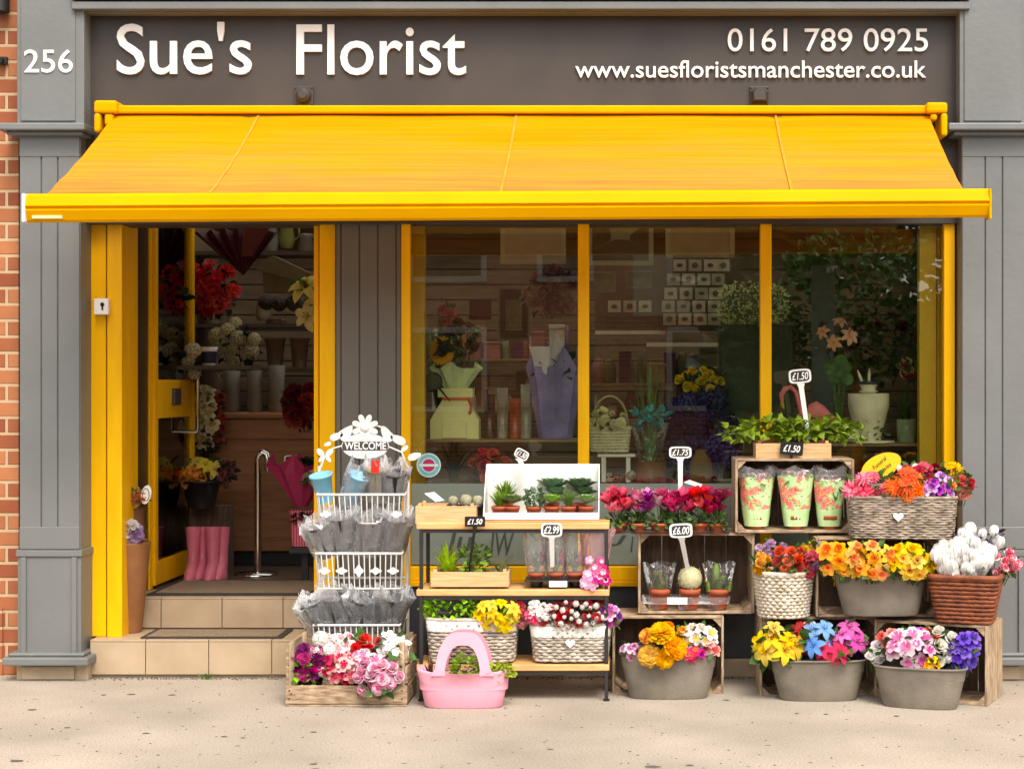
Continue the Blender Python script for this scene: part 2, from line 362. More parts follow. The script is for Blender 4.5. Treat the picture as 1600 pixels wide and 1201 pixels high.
# entrance frame (posts)
fr = MB()
fr.box(X(141, .04), X(165, .04), .045, .30, Z(990, .12), 2.75); fr.box(X(166.5, .03), X(190, .03), .035, .30, Z(991, .12), 2.75)
fr.box(X(139, .05), X(142, .05), .06, .3, .18, 2.75)
fr.build('door_post', yel, shop, bevel=.004)
fr = MB(); fr.box(X(499, .03), X(524, .03), .03, .62, .335, 2.75); fr.box(X(490, .08), X(497.6, .08), .085, .66, .335, 2.75)
fr.build('door_post', yel, shop, bevel=.004)
sd_ = MB(); sd_.box(X(222, .62), X(236, .62), .60, .66, .335, 2.7)
sd_.build('inner_jamb', yel, shop, bevel=.003)
MB().box(X(235, .62), X(492, .62), .60, .66, 2.36, 2.75).build('door_head', yel, shop)
# interior entrance flank, left
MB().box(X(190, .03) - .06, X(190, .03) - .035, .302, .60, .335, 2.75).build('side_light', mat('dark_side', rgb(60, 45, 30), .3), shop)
# window frame
wf = MB()
z0, z1 = Z(915), 2.75
wf.box(X(627), X(641), -.005, .09, z0, z1); wf.box(X(903), X(920.5), -.005, .07, Z(882), z1); wf.box(X(1188), X(1205.5), -.005, .07, Z(882), z1)
wf.box(X(1475), X(1492), -.005, .09, z0, z1)
wf.box(X(641), X(1475), -.003, .07, Z(906), Z(884)); wf.box(X(641), X(1475), -.02, .07, z0, Z(906.5)); wf.box(X(641), X(1475), .0, .07, 2.56, z1)
wfo = wf.build('window_frame', yel, shop, bevel=.004)
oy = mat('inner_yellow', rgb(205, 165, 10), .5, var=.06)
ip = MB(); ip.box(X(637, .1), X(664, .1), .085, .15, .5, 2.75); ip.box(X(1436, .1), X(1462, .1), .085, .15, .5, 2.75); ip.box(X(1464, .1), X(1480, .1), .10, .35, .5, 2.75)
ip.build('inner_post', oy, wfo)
for a, b_ in ((641, 903), (920.5, 1188), (1205.5, 1475)):
    MB().box(X(a) + .001, X(b_) - .001, .028, .034, Z(883), 2.57).build('pane', glass, wfo)
    fl = MB().add([(X(a)+.002, .0255, Z(882)), (X(b_)-.002, .0255, Z(882)), (X(b_)-.002, .0255, Z(755)), (X(a)+.002, .0255, Z(755))], [(0, 1, 2, 3)])
    fl.build('frosted_film', film, wfo)
dk = mat('film_lettering', rgb(62, 68, 60), .7)
for t, a, b_, c_, d in (('lu', 700, 738, 860, 828), ('IW', 765, 803, 868, 832), ('J', 955, 979, 852, 836), ('l', 985, 990, 862, 838)):
    textmesh(t, X(a), X(b_), Z(c_), Z(d), .0225, .001, .01, shear=.2, m=dk, parent=wfo)
# riser below window
MB().box(X(627), X(1492), .0, .25, .085, Z(916)).build('stall_riser', mat('riser_grey', rgb(60, 62, 66), .5, var=.15, scale=4), shop)
MB().box(X(500), X(1500), -.03, .25, 0, .083).build('plinth', stone, shop, bevel=.006)
# sticker
st = MB(); x = X(670, .02); z = Z(726, .02); r = S(19)
for rr, yy_, mi in ((r, .018, 0), (r*.9, .0175, 1), (r*.62, .017, 2), (r*.52, .0165, 3)):
    pts = [(x + rr*math.cos(a*PI/16), yy_, z + rr*math.sin(a*PI/16)) for a in range(32)]
    st.add(pts, [tuple(range(32))], mi)
st.box(x - r*.8, x + r*.8, .0155, .016, z - r*.1, z + r*.1, 0)
tag(st.build('sticker', [mat('sticker_rim', rgb(205, 225, 215), .5), mat('sticker_teal', rgb(90, 165, 170), .5, scale=30, col2=rgb(130, 190, 190)), mat('sticker_pale', rgb(190, 215, 210), .5), mat('sticker_magenta', rgb(185, 30, 95), .5)]),
    'round teal window sticker with a magenta disc and bar', 'sticker')
# key switch
k = thing('key_switch', 'small white square key switch plate with black keyhole on yellow post', 'switch', (X(159, .02), .03, Z(478, .02)))
MB().box(X(148, .02), X(171, .02), .004, .035, Z(491, .02), Z(466, .02)).build('plate', white, k, bevel=.003)
q = MB(); q.box(X(158.4, .0), X(161, .0), .0015, .0035, Z(484), Z(474)); q.lathe([(.010, 0), (.010, .002)], 0, 0, 16, M=Matrix.Translation((X(159.5), .0035, Z(475))) @ Matrix.Rotation(R(90), 4, 'X'), cap1=True)
q.build('keyhole', black, k)
# steps
s1 = MB(); s1.box(X(141, -.05), X(500), -.035, .30, .0, .17, 1)
def tiles(mb, x0, x1, off, w, y, za, zb, top=None):
    x = x0 + off - w
    while x < x1:
        a, b_ = max(x + .002, x0), min(x + w - .002, x1)
        if b_ - a > .01:
            mb.box(a, b_, y, y + .02, za + .002, zb)
            if top: mb.box(a, b_, y + .002 - .004, top, zb + .001, zb + .010)
        x += w
tiles(s1, X(141, -.05), X(500), .26, .297, -.05, .015, .17, .30)
s1.build('step', [tile, grout], shop, bevel=.0015)
s2 = MB(); s2.box(X(190), X(524), .32, .40, .17, .325, 1)
tiles(s2, X(190, .31), X(524), .195, .30, .305, .183, .325, .62)
s2.build('step', [tile, grout], shop, bevel=.0015)
def mat_rug(label, pts, z):
    t = thing('door_mat', label, 'door mat', (sum(p[0] for p in pts)/4, sum(p[1] for p in pts)/4, z))
    MB().loft([[(p[0], p[1], z) for p in pts], [(p[0], p[1], z + .006) for p in pts]], smooth=False).build('border', mat('mat_border', rgb(58, 52, 46), .9), t)
    cx, cy = WL[t.name][:2]; q_ = [(cx + (p[0]-cx)*.92, cy + (p[1]-cy)*.80) for p in pts]
    MB().loft([[(p[0], p[1], z + .0062) for p in q_], [(p[0], p[1], z + .010) for p in q_]], smooth=False).build('pile', mat('mat_pile', rgb(150, 128, 102), .95, var=.2, scale=120, bump=.8, bscale=260), t)
mat_rug('thin beige mat with dark border on the lower tiled step', [(-2.30, -.02), (-1.63, -.02), (-1.63, .25), (-2.30, .25)], .181)
mat_rug('wide beige mat in the doorway on top of the steps', [(-2.38, .36), (-1.55, .36), (-1.55, 1.0), (-2.38, 1.0)], .336)
# door leaf, opened inwards
hx, hy = X(236, .64), .65; ang = R(89); ca, sa = math.cos(ang), math.sin(ang)
M = Matrix(((ca, -sa, 0, hx), (sa, ca, 0, hy), (0, 0, 1, 0), (0, 0, 0, 1)))
Wd = .74
d = MB(); d.box(0, .05, -.02, .02, .35, 2.33, M=M); d.box(Wd - .05, Wd, -.02, .02, .35, 2.33, M=M)
d.box(.05, Wd - .05, -.018, .018, .35, .47, M=M); d.box(.05, Wd - .05, -.018, .018, 1.205, 1.405, M=M); d.box(.05, Wd - .05, -.018, .018, 2.27, 2.33, M=M)
do = d.build('door', yel, shop, bevel=.003)
MB().box(.05, Wd - .05, -.003, .003, .47, 1.205, M=M).box(.05, Wd - .05, -.003, .003, 1.405, 2.27, M=M).build('pane', glass, do)
for sgn in (-1, 1):
    q = MB(); y = sgn * .07
    q.tube([(Wd-.14, 0, 1.12), (Wd-.14, y, 1.12), (Wd-.14, y*1.05, 1.14), (Wd-.14, y*1.05, 1.45), (Wd-.14, y, 1.47), (Wd-.14, 0, 1.47)], .011, 8, M=M)
    q.build('handle', chrome, do)
MB().box(.30, .42, -.035, .035, 1.27, 1.36, M=M).build('lock_case', mat('lock_grey', rgb(95, 92, 88), .4, metal=.7), do, bevel=.004)

# ---------------- awning
aw = thing('awning', 'bright yellow retractable fabric awning stretched over the whole shop window', 'awning', (X(813), -.05, Z(185)))
ya = -.16
c = MB(); c.box(X(178, ya), X(1452, ya), -.17, -.04, Z(176.5, -.17), Z(164, -.17)); c.box(X(178, ya), X(1452, ya), -.13, -.04, Z(190), Z(176))
c.build('cassette', yelb, aw, bevel=.008)
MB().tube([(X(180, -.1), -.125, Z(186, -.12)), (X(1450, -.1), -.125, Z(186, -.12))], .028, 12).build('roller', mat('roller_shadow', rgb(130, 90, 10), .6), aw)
for a, b_ in ((146, 182), (1448, 1481)):
    x0, x1 = X(a, -.2), X(b_, -.2); L_ = a < 500
    q = MB(); q.box(x0, x1, -.20, -.03, Z(176, -.2), Z(156 if L_ else 159, -.2)); 
    if L_: q.box(x0, x0 + .03, -.20, -.03, Z(206, -.2), Z(176, -.2)); q.box(x0 + .045, x1 - .02, -.19, -.05, Z(195, -.2), Z(176, -.2))
    else: q.box(x1 - .03, x1, -.20, -.03, Z(212, -.2), Z(176, -.2)); q.box(x0 + .02, x1 - .045, -.19, -.05, Z(187, -.2), Z(176, -.2))
    q.build('end_bracket', yelb, aw, bevel=.012)
# fabric
def fabric_mat():
    m = bpy.data.materials.new('awning_fabric'); m.use_nodes = True; n = m.node_tree; L = n.links; p = n.nodes['Principled BSDF']
    p.inputs['Roughness'].default_value = .85; p.inputs['Specular IOR Level'].default_value = .05; p.inputs['Sheen Roughness'].default_value = .5
    tc = n.nodes.new('ShaderNodeTexCoord')
    def nz(scale, st):
        mp = n.nodes.new('ShaderNodeMapping'); mp.inputs['Scale'].default_value = st; L.new(tc.outputs['UV'], mp.inputs[0])
        z = n.nodes.new('ShaderNodeTexNoise'); z.inputs['Scale'].default_value = scale; z.inputs['Detail'].default_value = 7; z.inputs['Roughness'].default_value = .62
        L.new(mp.outputs[0], z.inputs['Vector']); return z.outputs[0]
    sep = n.nodes.new('ShaderNodeSeparateXYZ'); L.new(tc.outputs['UV'], sep.inputs[0])
    def math_(op, a, b_=None, v=None):
        k_ = n.nodes.new('ShaderNodeMath'); k_.operation = op; L.new(a, k_.inputs[0])
        if b_ is not None: L.new(b_, k_.inputs[1])
        if v is not None: k_.inputs[1].default_value = v
        return k_.outputs[0]
    # weathering: dirt bands along the width, with sky sheen painted into the lower cloth
    s_ = math_('ADD', math_('MULTIPLY', nz(2.2, (1.2, 5, 1)), v=.75), math_('MULTIPLY', math_('SUBTRACT', sep.outputs[1], v=.22), v=.55))
    r = n.nodes.new('ShaderNodeValToRGB'); e = r.color_ramp.elements
    e[0].position = .36; e[0].color = rgb(224, 149, 0); e[1].position = .9; e[1].color = rgb(166, 121, 58)
    k2 = e.new(.52); k2.color = rgb(214, 149, 32); k3 = e.new(.68); k3.color = rgb(202, 145, 54)
    L.new(s_, r.inputs[0])
    w2 = n.nodes.new('ShaderNodeValToRGB'); w2.color_ramp.elements[0].position = .4; w2.color_ramp.elements[0].color = (.80, .79, .74, 1); w2.color_ramp.elements[1].position = .58
    L.new(nz(1.6, (1, 16, 1)), w2.inputs[0])
    mx = n.nodes.new('ShaderNodeMixRGB'); mx.blend_type = 'MULTIPLY'; mx.inputs[0].default_value = .7; L.new(r.outputs[0], mx.inputs[1]); L.new(w2.outputs[0], mx.inputs[2])
    L.new(mx.outputs[0], p.inputs['Base Color'])
    t = n.nodes.new('ShaderNodeBsdfTranslucent'); L.new(mx.outputs[0], t.inputs[0])
    ms = n.nodes.new('ShaderNodeMixShader'); ms.inputs[0].default_value = .22; L.new(p.outputs[0], ms.inputs[1]); L.new(t.outputs[0], ms.inputs[2])
    L.new(ms.outputs[0], n.nodes['Material Output'].inputs[0])
    return m
yt, yb_ = -.13, -.90
TL, TR, BL, BR = X(180, yt), X(1450, yt), X(72, yb_), X(1509, yb_); ZT, ZB = Z(177, yt), Z(303, yb_)
NX, NY = 90, 16; vs = []; uv = []; fs = []
for j in range(NY + 1):
    v = j / NY
    for i in range(NX + 1):
        u = i / NX
        x = TL + (TR - TL)*u + ((BL - TL)*(1-u) + (BR - TR)*u) * v
        z = ZT + (ZB - ZT)*v - .018*math.sin(PI*v) - .004*math.sin(9*v*PI + 2*math.sin(u*11)) * v
        z += .006*math.exp(-((v-.08)/.1)**2)*math.sin(u*30)*.4
        for su in (.165, .485, .81): z -= .006*math.exp(-((u-su)/.006)**2)
        vs.append((x, yt + (yb_ - yt)*v, z)); uv.append((u*1.8, v))
for j in range(NY):
    for i in range(NX):
        a = j*(NX+1)+i; fs.append((a, a+1, a+NX+2, a+NX+1))
q = MB(); q.add(vs, fs, smooth=True); fb = q.build('fabric', fabric_mat(), aw)
uvl = fb.data.uv_layers.new(name='UVMap')
for lp in fb.data.loops: uvl.data[lp.index].uv = uv[lp.vertex_index]
sm = mat('seam', rgb(196, 136, 22), .8)
for su in (.178, .494, .812):
    path = []
    for j in range(NY+1):
        v = j/NY; x = TL + (TR-TL)*su + ((BL-TL)*(1-su) + (BR-TR)*su)*v
        z = ZT + (ZB-ZT)*v - .018*math.sin(PI*v) - .004*math.sin(9*v*PI + 2*math.sin(su*11))*v + .0005
        path.append((x, yt + (yb_-yt)*v, z))
    q = MB(); q.add([(p[0]+s_*.0055, p[1], p[2]+.003) for p in path for s_ in (-1, 1)], [(2*j, 2*j+1, 2*j+3, 2*j+2) for j in range(NY)]); q.build('seam', sm, fb)
# front bar: slight sag to the left end
fbz = lambda px, py: Z(py, -.93)
x0, x1 = X(40, -.95), X(1545, -.95)
def barsec(x, dz):
    pr = [(-.90, 301), (-.938, 301), (-.952, 304), (-.968, 320), (-.955, 322), (-.955, 325), (-.965, 326), (-.946, 342), (-.935, 346), (-.90, 346)]
    return [(x, y, Z(py, y) + dz) for y, py in pr]
q = MB(); q.loft([barsec(x0, -.004), barsec(x1, .018)], smooth=False); q.build('front_bar', yelb, aw, bevel=.003)
q = MB(); q.box(X(34.5, -.96), X(39.8, -.96), -.97, -.90, Z(347, -.96), Z(302, -.96)); q.build('end_cap', white, aw, bevel=.005)
q = MB(); q.box(X(1545.3, -.96), X(1549, -.96), -.968, -.90, Z(342, -.96), Z(294, -.96)); q.build('end_cap', yelb, aw, bevel=.005)
MB().box(X(50, -.96), X(97, -.96), -.961, -.950, Z(341, -.96), Z(336, -.96)).build('label_plate', mat('sticker_grey', rgb(225, 205, 150), .4), aw)
for px, sgn in ((330, 1), (1300, -1)):
    q = MB(); x = X(px, 0); e = (x + sgn*.52, -.45, Z(250, -.45)-.08)
    q.tube([(x, -.1, Z(205)), e], .022, 8); q.tube([e, (x + sgn*.05, -.9, Z(325, -.9))], .018, 8); q.build('folding_arm', yelb, aw)
# ---------------- interior shell
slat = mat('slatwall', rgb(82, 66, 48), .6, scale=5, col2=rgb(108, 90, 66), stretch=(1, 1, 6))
XI0, XI1, YB = X(29) + .2, 1.95, 3.1
q = MB()
for i in range(26): q.box(XI0, XI1, YB, YB + .03, .34 + i*.1, .34 + i*.1 + .092)
q.box(XI0, XI1, YB + .02, YB + .1, .33, 2.95, 1)
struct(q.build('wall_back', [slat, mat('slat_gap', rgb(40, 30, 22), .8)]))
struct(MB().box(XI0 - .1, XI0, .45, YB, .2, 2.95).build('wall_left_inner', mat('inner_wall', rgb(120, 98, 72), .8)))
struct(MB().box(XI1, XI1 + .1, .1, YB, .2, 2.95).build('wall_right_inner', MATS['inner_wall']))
struct(MB().box(XI0 - .1, XI1 + .1, .2, .8, 2.80, 2.95).box(XI0 - .1, XI1 + .1, 2.75, YB + .1, 2.80, 2.95).build('ceiling', mat('ceiling', rgb(190, 180, 160), .9)))  # the opening between the two slabs is added to let daylight in
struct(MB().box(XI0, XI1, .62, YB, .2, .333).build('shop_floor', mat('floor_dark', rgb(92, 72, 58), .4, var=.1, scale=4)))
# ---------------- flower library (radius 1, facing +Z)
LIB = {}
def petal_strip(mb, L_, W_, prof, lift, ang, r0=0., mi=0, cup=0., n=4, twist=0.):
    vs = []; ca, sa = math.cos(ang), math.sin(ang)
    for i in range(n + 1):
        t = i / n; w_ = W_*prof(t); x = r0 + L_*t; z = lift(t)
        for k in (-1, 0, 1):
            y = k*w_; zz = z + cup*w_*(k*k) + twist*k*w_
            vs.append((x*ca - y*sa, x*sa + y*ca, zz))
    fs = []
    for i in range(n):
        for k in (0, 1): a = i*3 + k; fs.append((a, a+1, a+4, a+3))
    mb.add(vs, fs, mi, smooth=True)
def curled(mb, L_, W_, path, ang, mi, cup=.5, n=4):   # petal following an (r,z) path
    ca, sa = math.cos(ang), math.sin(ang); vs = []
    for i in range(n + 1):
        t = i/n; r, z = path(t); w_ = W_*math.sin(PI*(.12 + .80*t))**.6
        for k in (-1, 0, 1):
            y = k*w_; rr = r - cup*w_*(k*k)*.5
            vs.append((rr*ca - y*sa, rr*sa + y*ca, z))
    mb.add(vs, [(i*3+k, i*3+k+1, i*3+k+4, i*3+k+3) for i in range(n) for k in (0, 1)], mi, smooth=True)
def bloom(kind, c1, c2=None, var=0):
    key = (kind, c1, c2, var)
    if key in LIB: return LIB[key]
    st = random.getstate(); random.seed(hash((kind, var)) % 1000 if False else sum(map(ord, kind)) + var*17)
    mb = MB(); c2 = c2 or tuple(max(0, int(v*(.95 if min(c1) > 200 else .82))) for v in c1)
    oval_ = lambda t: math.sin(PI*min(1, .08 + .86*t))**.7
    if kind == 'rose':
        mb.lathe([(.001, -.3), (.2, -.25), (.3, 0), (.24, .3), (.001, .36)], n=8, mi=1, cap0=False)
        for k in range(16):
            t = k/15; a = k*2.4 + rnd(-.2, .2); rr = .12 + .55*t; h = .62*(1 - t**1.6) + .05
            curled(mb, 1, .20 + .42*t, lambda s, rr=rr, h=h, t=t: (rr*(.55 + .6*s**1.5) + .25*t*max(0, s-.6), (h - .5)*1 + .62*s - .25*t*s*s), a, 0 if k % 3 else 1)
    elif kind == 'carn':    # ruffled
        for k in range(30):
            t = (k/29)**.7; a = k*2.4; el = 1.35*(1 - t)
            petal_strip(mb, .35 + .62*t, .26, lambda s: .25 + .75*s, lambda s, el=el: .1 + math.sin(el)*s*.75 + rnd(-.05, .05), a, .02, 0 if k % 2 else 1, .4*rnd(-1, 1), 3, rnd(-.6, .6))
    elif kind == 'daisy':   # gerbera / chrysanthemum, spiky
        for lay, (m, L_, el) in enumerate(((17, .98, .08), (15, .85, .3), (12, .62, .65), (7, .35, 1.1))):
            for k in range(m):
                petal_strip(mb, L_*rnd(.88, 1.05), .115, lambda s: .55 + .45*math.sin(PI*s**.8) if s < .99 else .15, lambda s, el=el, L_=L_: L_*math.sin(el)*s - .12*s*s + .05*lay, 2*PI*k/m + lay*.3 + rnd(-.06, .06), .04, 0 if (k + lay) % 3 else 1, .5, 3)
    elif kind == 'marigold':
        for lay in range(6):
            m = 20 - 3*lay
            for k in range(m):
                el = .0 + lay*.26; L_ = .98 - .13*lay
                petal_strip(mb, L_*rnd(.9, 1.05), .15, lambda s: .35 + .65*s, lambda s, el=el, L_=L_: L_*math.sin(el)*s + .04*lay + rnd(-.03, .03), 2*PI*k/m + lay + rnd(-.1, .1), .02, 0 if (k+lay) % 3 else 1, .3, 3, rnd(-.4, .4))
    elif kind == 'lily':
        for k in range(6):
            a = k*PI/3 + rnd(-.08, .08); o = .04*(k % 2)
            petal_strip(mb, 1.0, .30 - .05*(k % 2), lambda s: max(.02, math.sin(PI*(s*.86 + .1))**.8) if s < .99 else .03, lambda s, o=o: .12 + .55*s - .72*s*s + o, a, .05, 0, .35, 6)
        for k in range(5):
            a = k*1.25; mb.tube([(0, 0, .1), (.22*math.cos(a), .22*math.sin(a), .5)], .018, 3, 1); mb.box(.22*math.cos(a)-.04, .22*math.cos(a)+.04, .22*math.sin(a)-.03, .22*math.sin(a)+.03, .48, .54, 1)
    elif kind == 'daff':
        for k in range(6):
            petal_strip(mb, .95, .36, lambda s: max(.05, math.sin(PI*(s*.8 + .14))**.7) if s < .99 else .08, lambda s: .12*s - .18*s*s + .03*(k % 2), k*PI/3, .08, 0, .2, 4)
        n = 14; mb.loft([[(r*math.cos(2*PI*k/n), r*math.sin(2*PI*k/n), z + (.04*(-1)**k if z > .5 else 0)) for k in range(n)] for r, z in ((.2, .02), (.24, .25), (.27, .45), (.40, .56))], 1, False, False)
    elif kind == 'tulip':
        mb.lathe([(.05, -.8), (.38, -.55), (.50, -.1), (.43, .3), (.24, .62), (.001, .82)], n=10, cap0=False)
        for k in range(6):
            curled(mb, 1, .66 if k < 3 else .6, lambda s: (.08 + .50*math.sin(PI*(s*.86 + .02))**.75, -.8 + 1.68*s), k*2*PI/3 + (PI/3 if k > 2 else 0), 0 if k % 2 else 1, .55, 6)
    elif kind == 'azalea':
        for k in range(5):
            petal_strip(mb, .95, .42, lambda s: max(.15, math.sin(PI*(s*.82 + .06))**.6), lambda s: .05 + .38*s - .36*s*s, k*2*PI/5 + rnd(-.1, .1), .04, 0, .25, 4, rnd(-.25, .25))
        for k in range(5): petal_strip(mb, .45, .22, lambda s: .3 + .7*s, lambda s: .08 + .4*s, k*2*PI/5 + .6, .02, 1, .3, 2)
    elif kind == 'hydr':
        for k in range(34):
            ph = math.acos(1 - (k + .5)/34*1.15); th = k*2.4; d = Vector((math.sin(ph)*math.cos(th), math.sin(ph)*math.sin(th), math.cos(ph)))
            Mx = Matrix.Translation(d*.8) @ d.to_track_quat('Z', 'Y').to_matrix().to_4x4() @ Matrix.Scale(.26, 4) @ Matrix.Rotation(rnd(0, 2), 4, 'Z')
            s = MB()
            for q in range(4): petal_strip(s, 1, .5, lambda s: max(.2, math.sin(PI*(s*.8 + .08))), lambda s: .15*s, q*PI/2, .03, (k + q) % 2, .2, 2)
            for f in range(0, 1): pass
            o = len(mb.v); mb.v += [tuple(Mx @ Vector(a)) for a in s.v]; mb.f += [tuple(i+o for i in f) for f in s.f]; mb.m += s.m; mb.sm += s.sm
    elif kind == 'cyc':   # cyclamen: upright reflexed petals
        for k in range(5):
            petal_strip(mb, .75, .42, lambda s: max(.1, math.sin(PI*(s*.8 + .1))**.7), lambda s: -.1 + 1.15*s, k*2*PI/5, .05, 0 if k % 2 else 1, .3, 4, rnd(-.3, .3))
    elif kind == 'sun':
        for lay in range(2):
            for k in range(16): petal_strip(mb, .62, .13, lambda s: max(.08, math.sin(PI*(s*.85+.1))), lambda s: .06*lay + .1*s, 2*PI*k/16 + lay*.2, .38, 0, .3, 3)
        mb.lathe([(.0, .16), (.25, .15), (.42, .08), (.44, .0)], n=16, mi=1, cap0=False)
    me = mb.mesh('bloom', [petal(c1), petal(c2)])
    random.setstate(st); LIB[key] = me; return me
def leafcloud(mb, n, cx, cy, cz, rx, ry, rz, size, mi=0, kind='ovate', out=.6):
    for _ in range(n):
        d = Vector((rnd(-1, 1), rnd(-1, 1), rnd(-1, 1)))
        if d.length > 1: d.normalize()
        p = Vector((cx + d.x*rx, cy + d.y*ry, cz + d.z*rz)); s = size*rnd(.6, 1.2)
        dr = (d*out + Vector((rnd(-1, 1), rnd(-1, 1), rnd(-.6, 1)))*.7).normalized()
        Mx = Matrix.Translation(p) @ dr.to_track_quat('X', 'Z').to_matrix().to_4x4() @ Matrix.Rotation(rnd(-1, 1), 4, 'X') @ Matrix.Scale(s, 4)
        wd = .36 if kind == 'ovate' else .14
        if kind == 'ivy':
            mb.add([(0, 0, 0), (.15, .45, .05), (.5, .28, 0), (1, 0, -.15), (.5, -.28, 0), (.15, -.45, .05), (.4, 0, .1)], [(0, 6, 1), (1, 6, 2), (2, 6, 3), (3, 6, 4), (4, 6, 5), (5, 6, 0)], mi, Mx)
        else:
            mb.add([(0, 0, 0), (.3, wd, .06), (.7, wd*.8, .04), (1.05, 0, -.12), (.7, -wd*.8, .04), (.3, -wd, .06), (.35, 0, -.02), (.7, 0, -.05)],
                   [(0, 6, 1), (1, 6, 7, 2), (2, 7, 3), (3, 7, 4), (4, 7, 6, 5), (5, 6, 0)], mi, Mx, True)
def blades(mb, n, cx, cy, z, L_, spread, w_=.006, mi=0, droop=.3):
    for _ in range(n):
        a = rnd(0, 2*PI); s = rnd(0, spread); l = L_*rnd(.6, 1.05); dx, dy = math.cos(a), math.sin(a); vs = []
        for i in range(5):
            t = i/4; r = .1*s + s*t**1.5; zz = z + l*(t - droop*t*t*(s/max(spread, 1e-6)))
            wv = w_*(1 - t*.9)
            vs += [(cx + dx*r - dy*wv, cy + dy*r + dx*wv, zz), (cx + dx*r + dy*wv, cy + dy*r - dx*wv, zz)]
        mb.add(vs, [(2*i, 2*i+1, 2*i+3, 2*i+2) for i in range(4)], mi)
def bunch(label, kind, cols, px, py, y, rx, ry, n, r, leaf=(64, 98, 40), nl=None, group=None, cat='flowers', dep=.55, tilt=.5, name='flower_bunch', bulge=None, up=False):
    """A bunch of blooms filling an upright ellipse, centres pushed forward in the middle."""
    cx, cz = X(px, y), Z(py, y); ax, az = S(rx, y), S(ry, y)
    t = thing(name, label, cat, (cx, y, cz), group)
    pts = []
    for i in range(n):
        best = None
        for _ in range(14):
            while True:
                u, v = rnd(-1, 1), rnd(-1, 1)
                if u*u + v*v <= 1: break
            dmin = min([((u-a)*ax)**2 + ((v-b_)*az)**2 for a, b_ in pts] or [9])
            if best is None or dmin > best[0]: best = (dmin, u, v)
        pts.append(best[1:])
    dd = (bulge if bulge is not None else min(ax, .09)*dep*1.4)
    for i, (u, v) in enumerate(pts):
        cc = cols[i % len(cols)]
        c1, c2 = (cc if isinstance(cc[0], (tuple, list)) else (cc, None))
        k = kind if isinstance(kind, str) else kind[i % len(kind)]
        me = bloom(k, tuple(c1), tuple(c2) if c2 else None, i % 3)
        d = Vector((u*.7 + rnd(-.3, .3), -1 + rnd(-.1, .3), v*.6 + tilt + rnd(-.3, .3))).normalized()
        if up: d = Vector((u*.35 + rnd(-.15, .15), -.25, 1)).normalized()
        q = d.to_track_quat('Z', 'Y') @ Euler((0, 0, rnd(0, 6))).to_quaternion()
        child('bloom', me, t, (u*ax, -dd*math.sqrt(max(0, 1 - .8*(u*u + v*v))) + rnd(-.01, .01), v*az), q, r*rnd(.72, 1.2))
    m = MB(); nl = nl if nl is not None else int(n*4)
    leafcloud(m, nl, 0, .01, -az*.1, ax*1.02, .06, az*.98, r*1.2); leafcloud(m, max(3, n//2), 0, -dd*.9, -az*.2, ax*.9, .02, az*.8, r*.9)
    for i, (u, v) in enumerate(pts): m.tube([(u*ax, -dd*.6, v*az), (u*ax*.4, .02, -az - .05)], .0022, 3)
    m.build('foliage', leafm(leaf), t, world=False)
    return t

# ---------------- containers
def tub(label, px0, px1, py0, py1, y, dep=.17, rot=0., group='grey oval flower tubs'):
    """grey oval metal tub; px0..px1 rim, py0 rim, py1 foot; y = centre depth"""
    yf = y - dep/2*.8
    cx = (X(px0, y) + X(px1, y))/2; a = (X(px1, y) - X(px0, y))/2; zf = Z(py1, yf); zf = .001 if zf < .06 else zf; zt = Z(py0, yf); h = zt - zf
    t = thing('flower_tub', label, 'tub', (cx, y, zf), group); t.rotation_euler.z = rot
    b_ = dep/2; m = MB()
    secs = [oval(a*k, b_*k2, 2.9, 40, z) for k, k2, z in ((.78, .78, 0), (.80, .82, .006), (.90, .91, h*.5), (.985, 1, h*.96), (1, 1.02, h))]
    m.loft(secs, 0, True, False)
    m.loft([oval(a*.985, b_*1.0, 2.9, 40, h), oval(a*.95, b_*.93, 2.9, 40, h*.7)], 0, False, False)
    m.build('body', zinc, t, world=False)
    m = MB(); m.tube(oval(a*1.0, b_*1.02, 2.9, 40, h), .0055, 6, closed=True); m.build('rim', zinc, t, world=False)
    MB().loft([oval(a*.95, b_*.93, 2.9, 40, h*.72), oval(a*.95, b_*.93, 2.9, 40, h*.74)], 0).build('filling', soil, t, world=False)
    return t
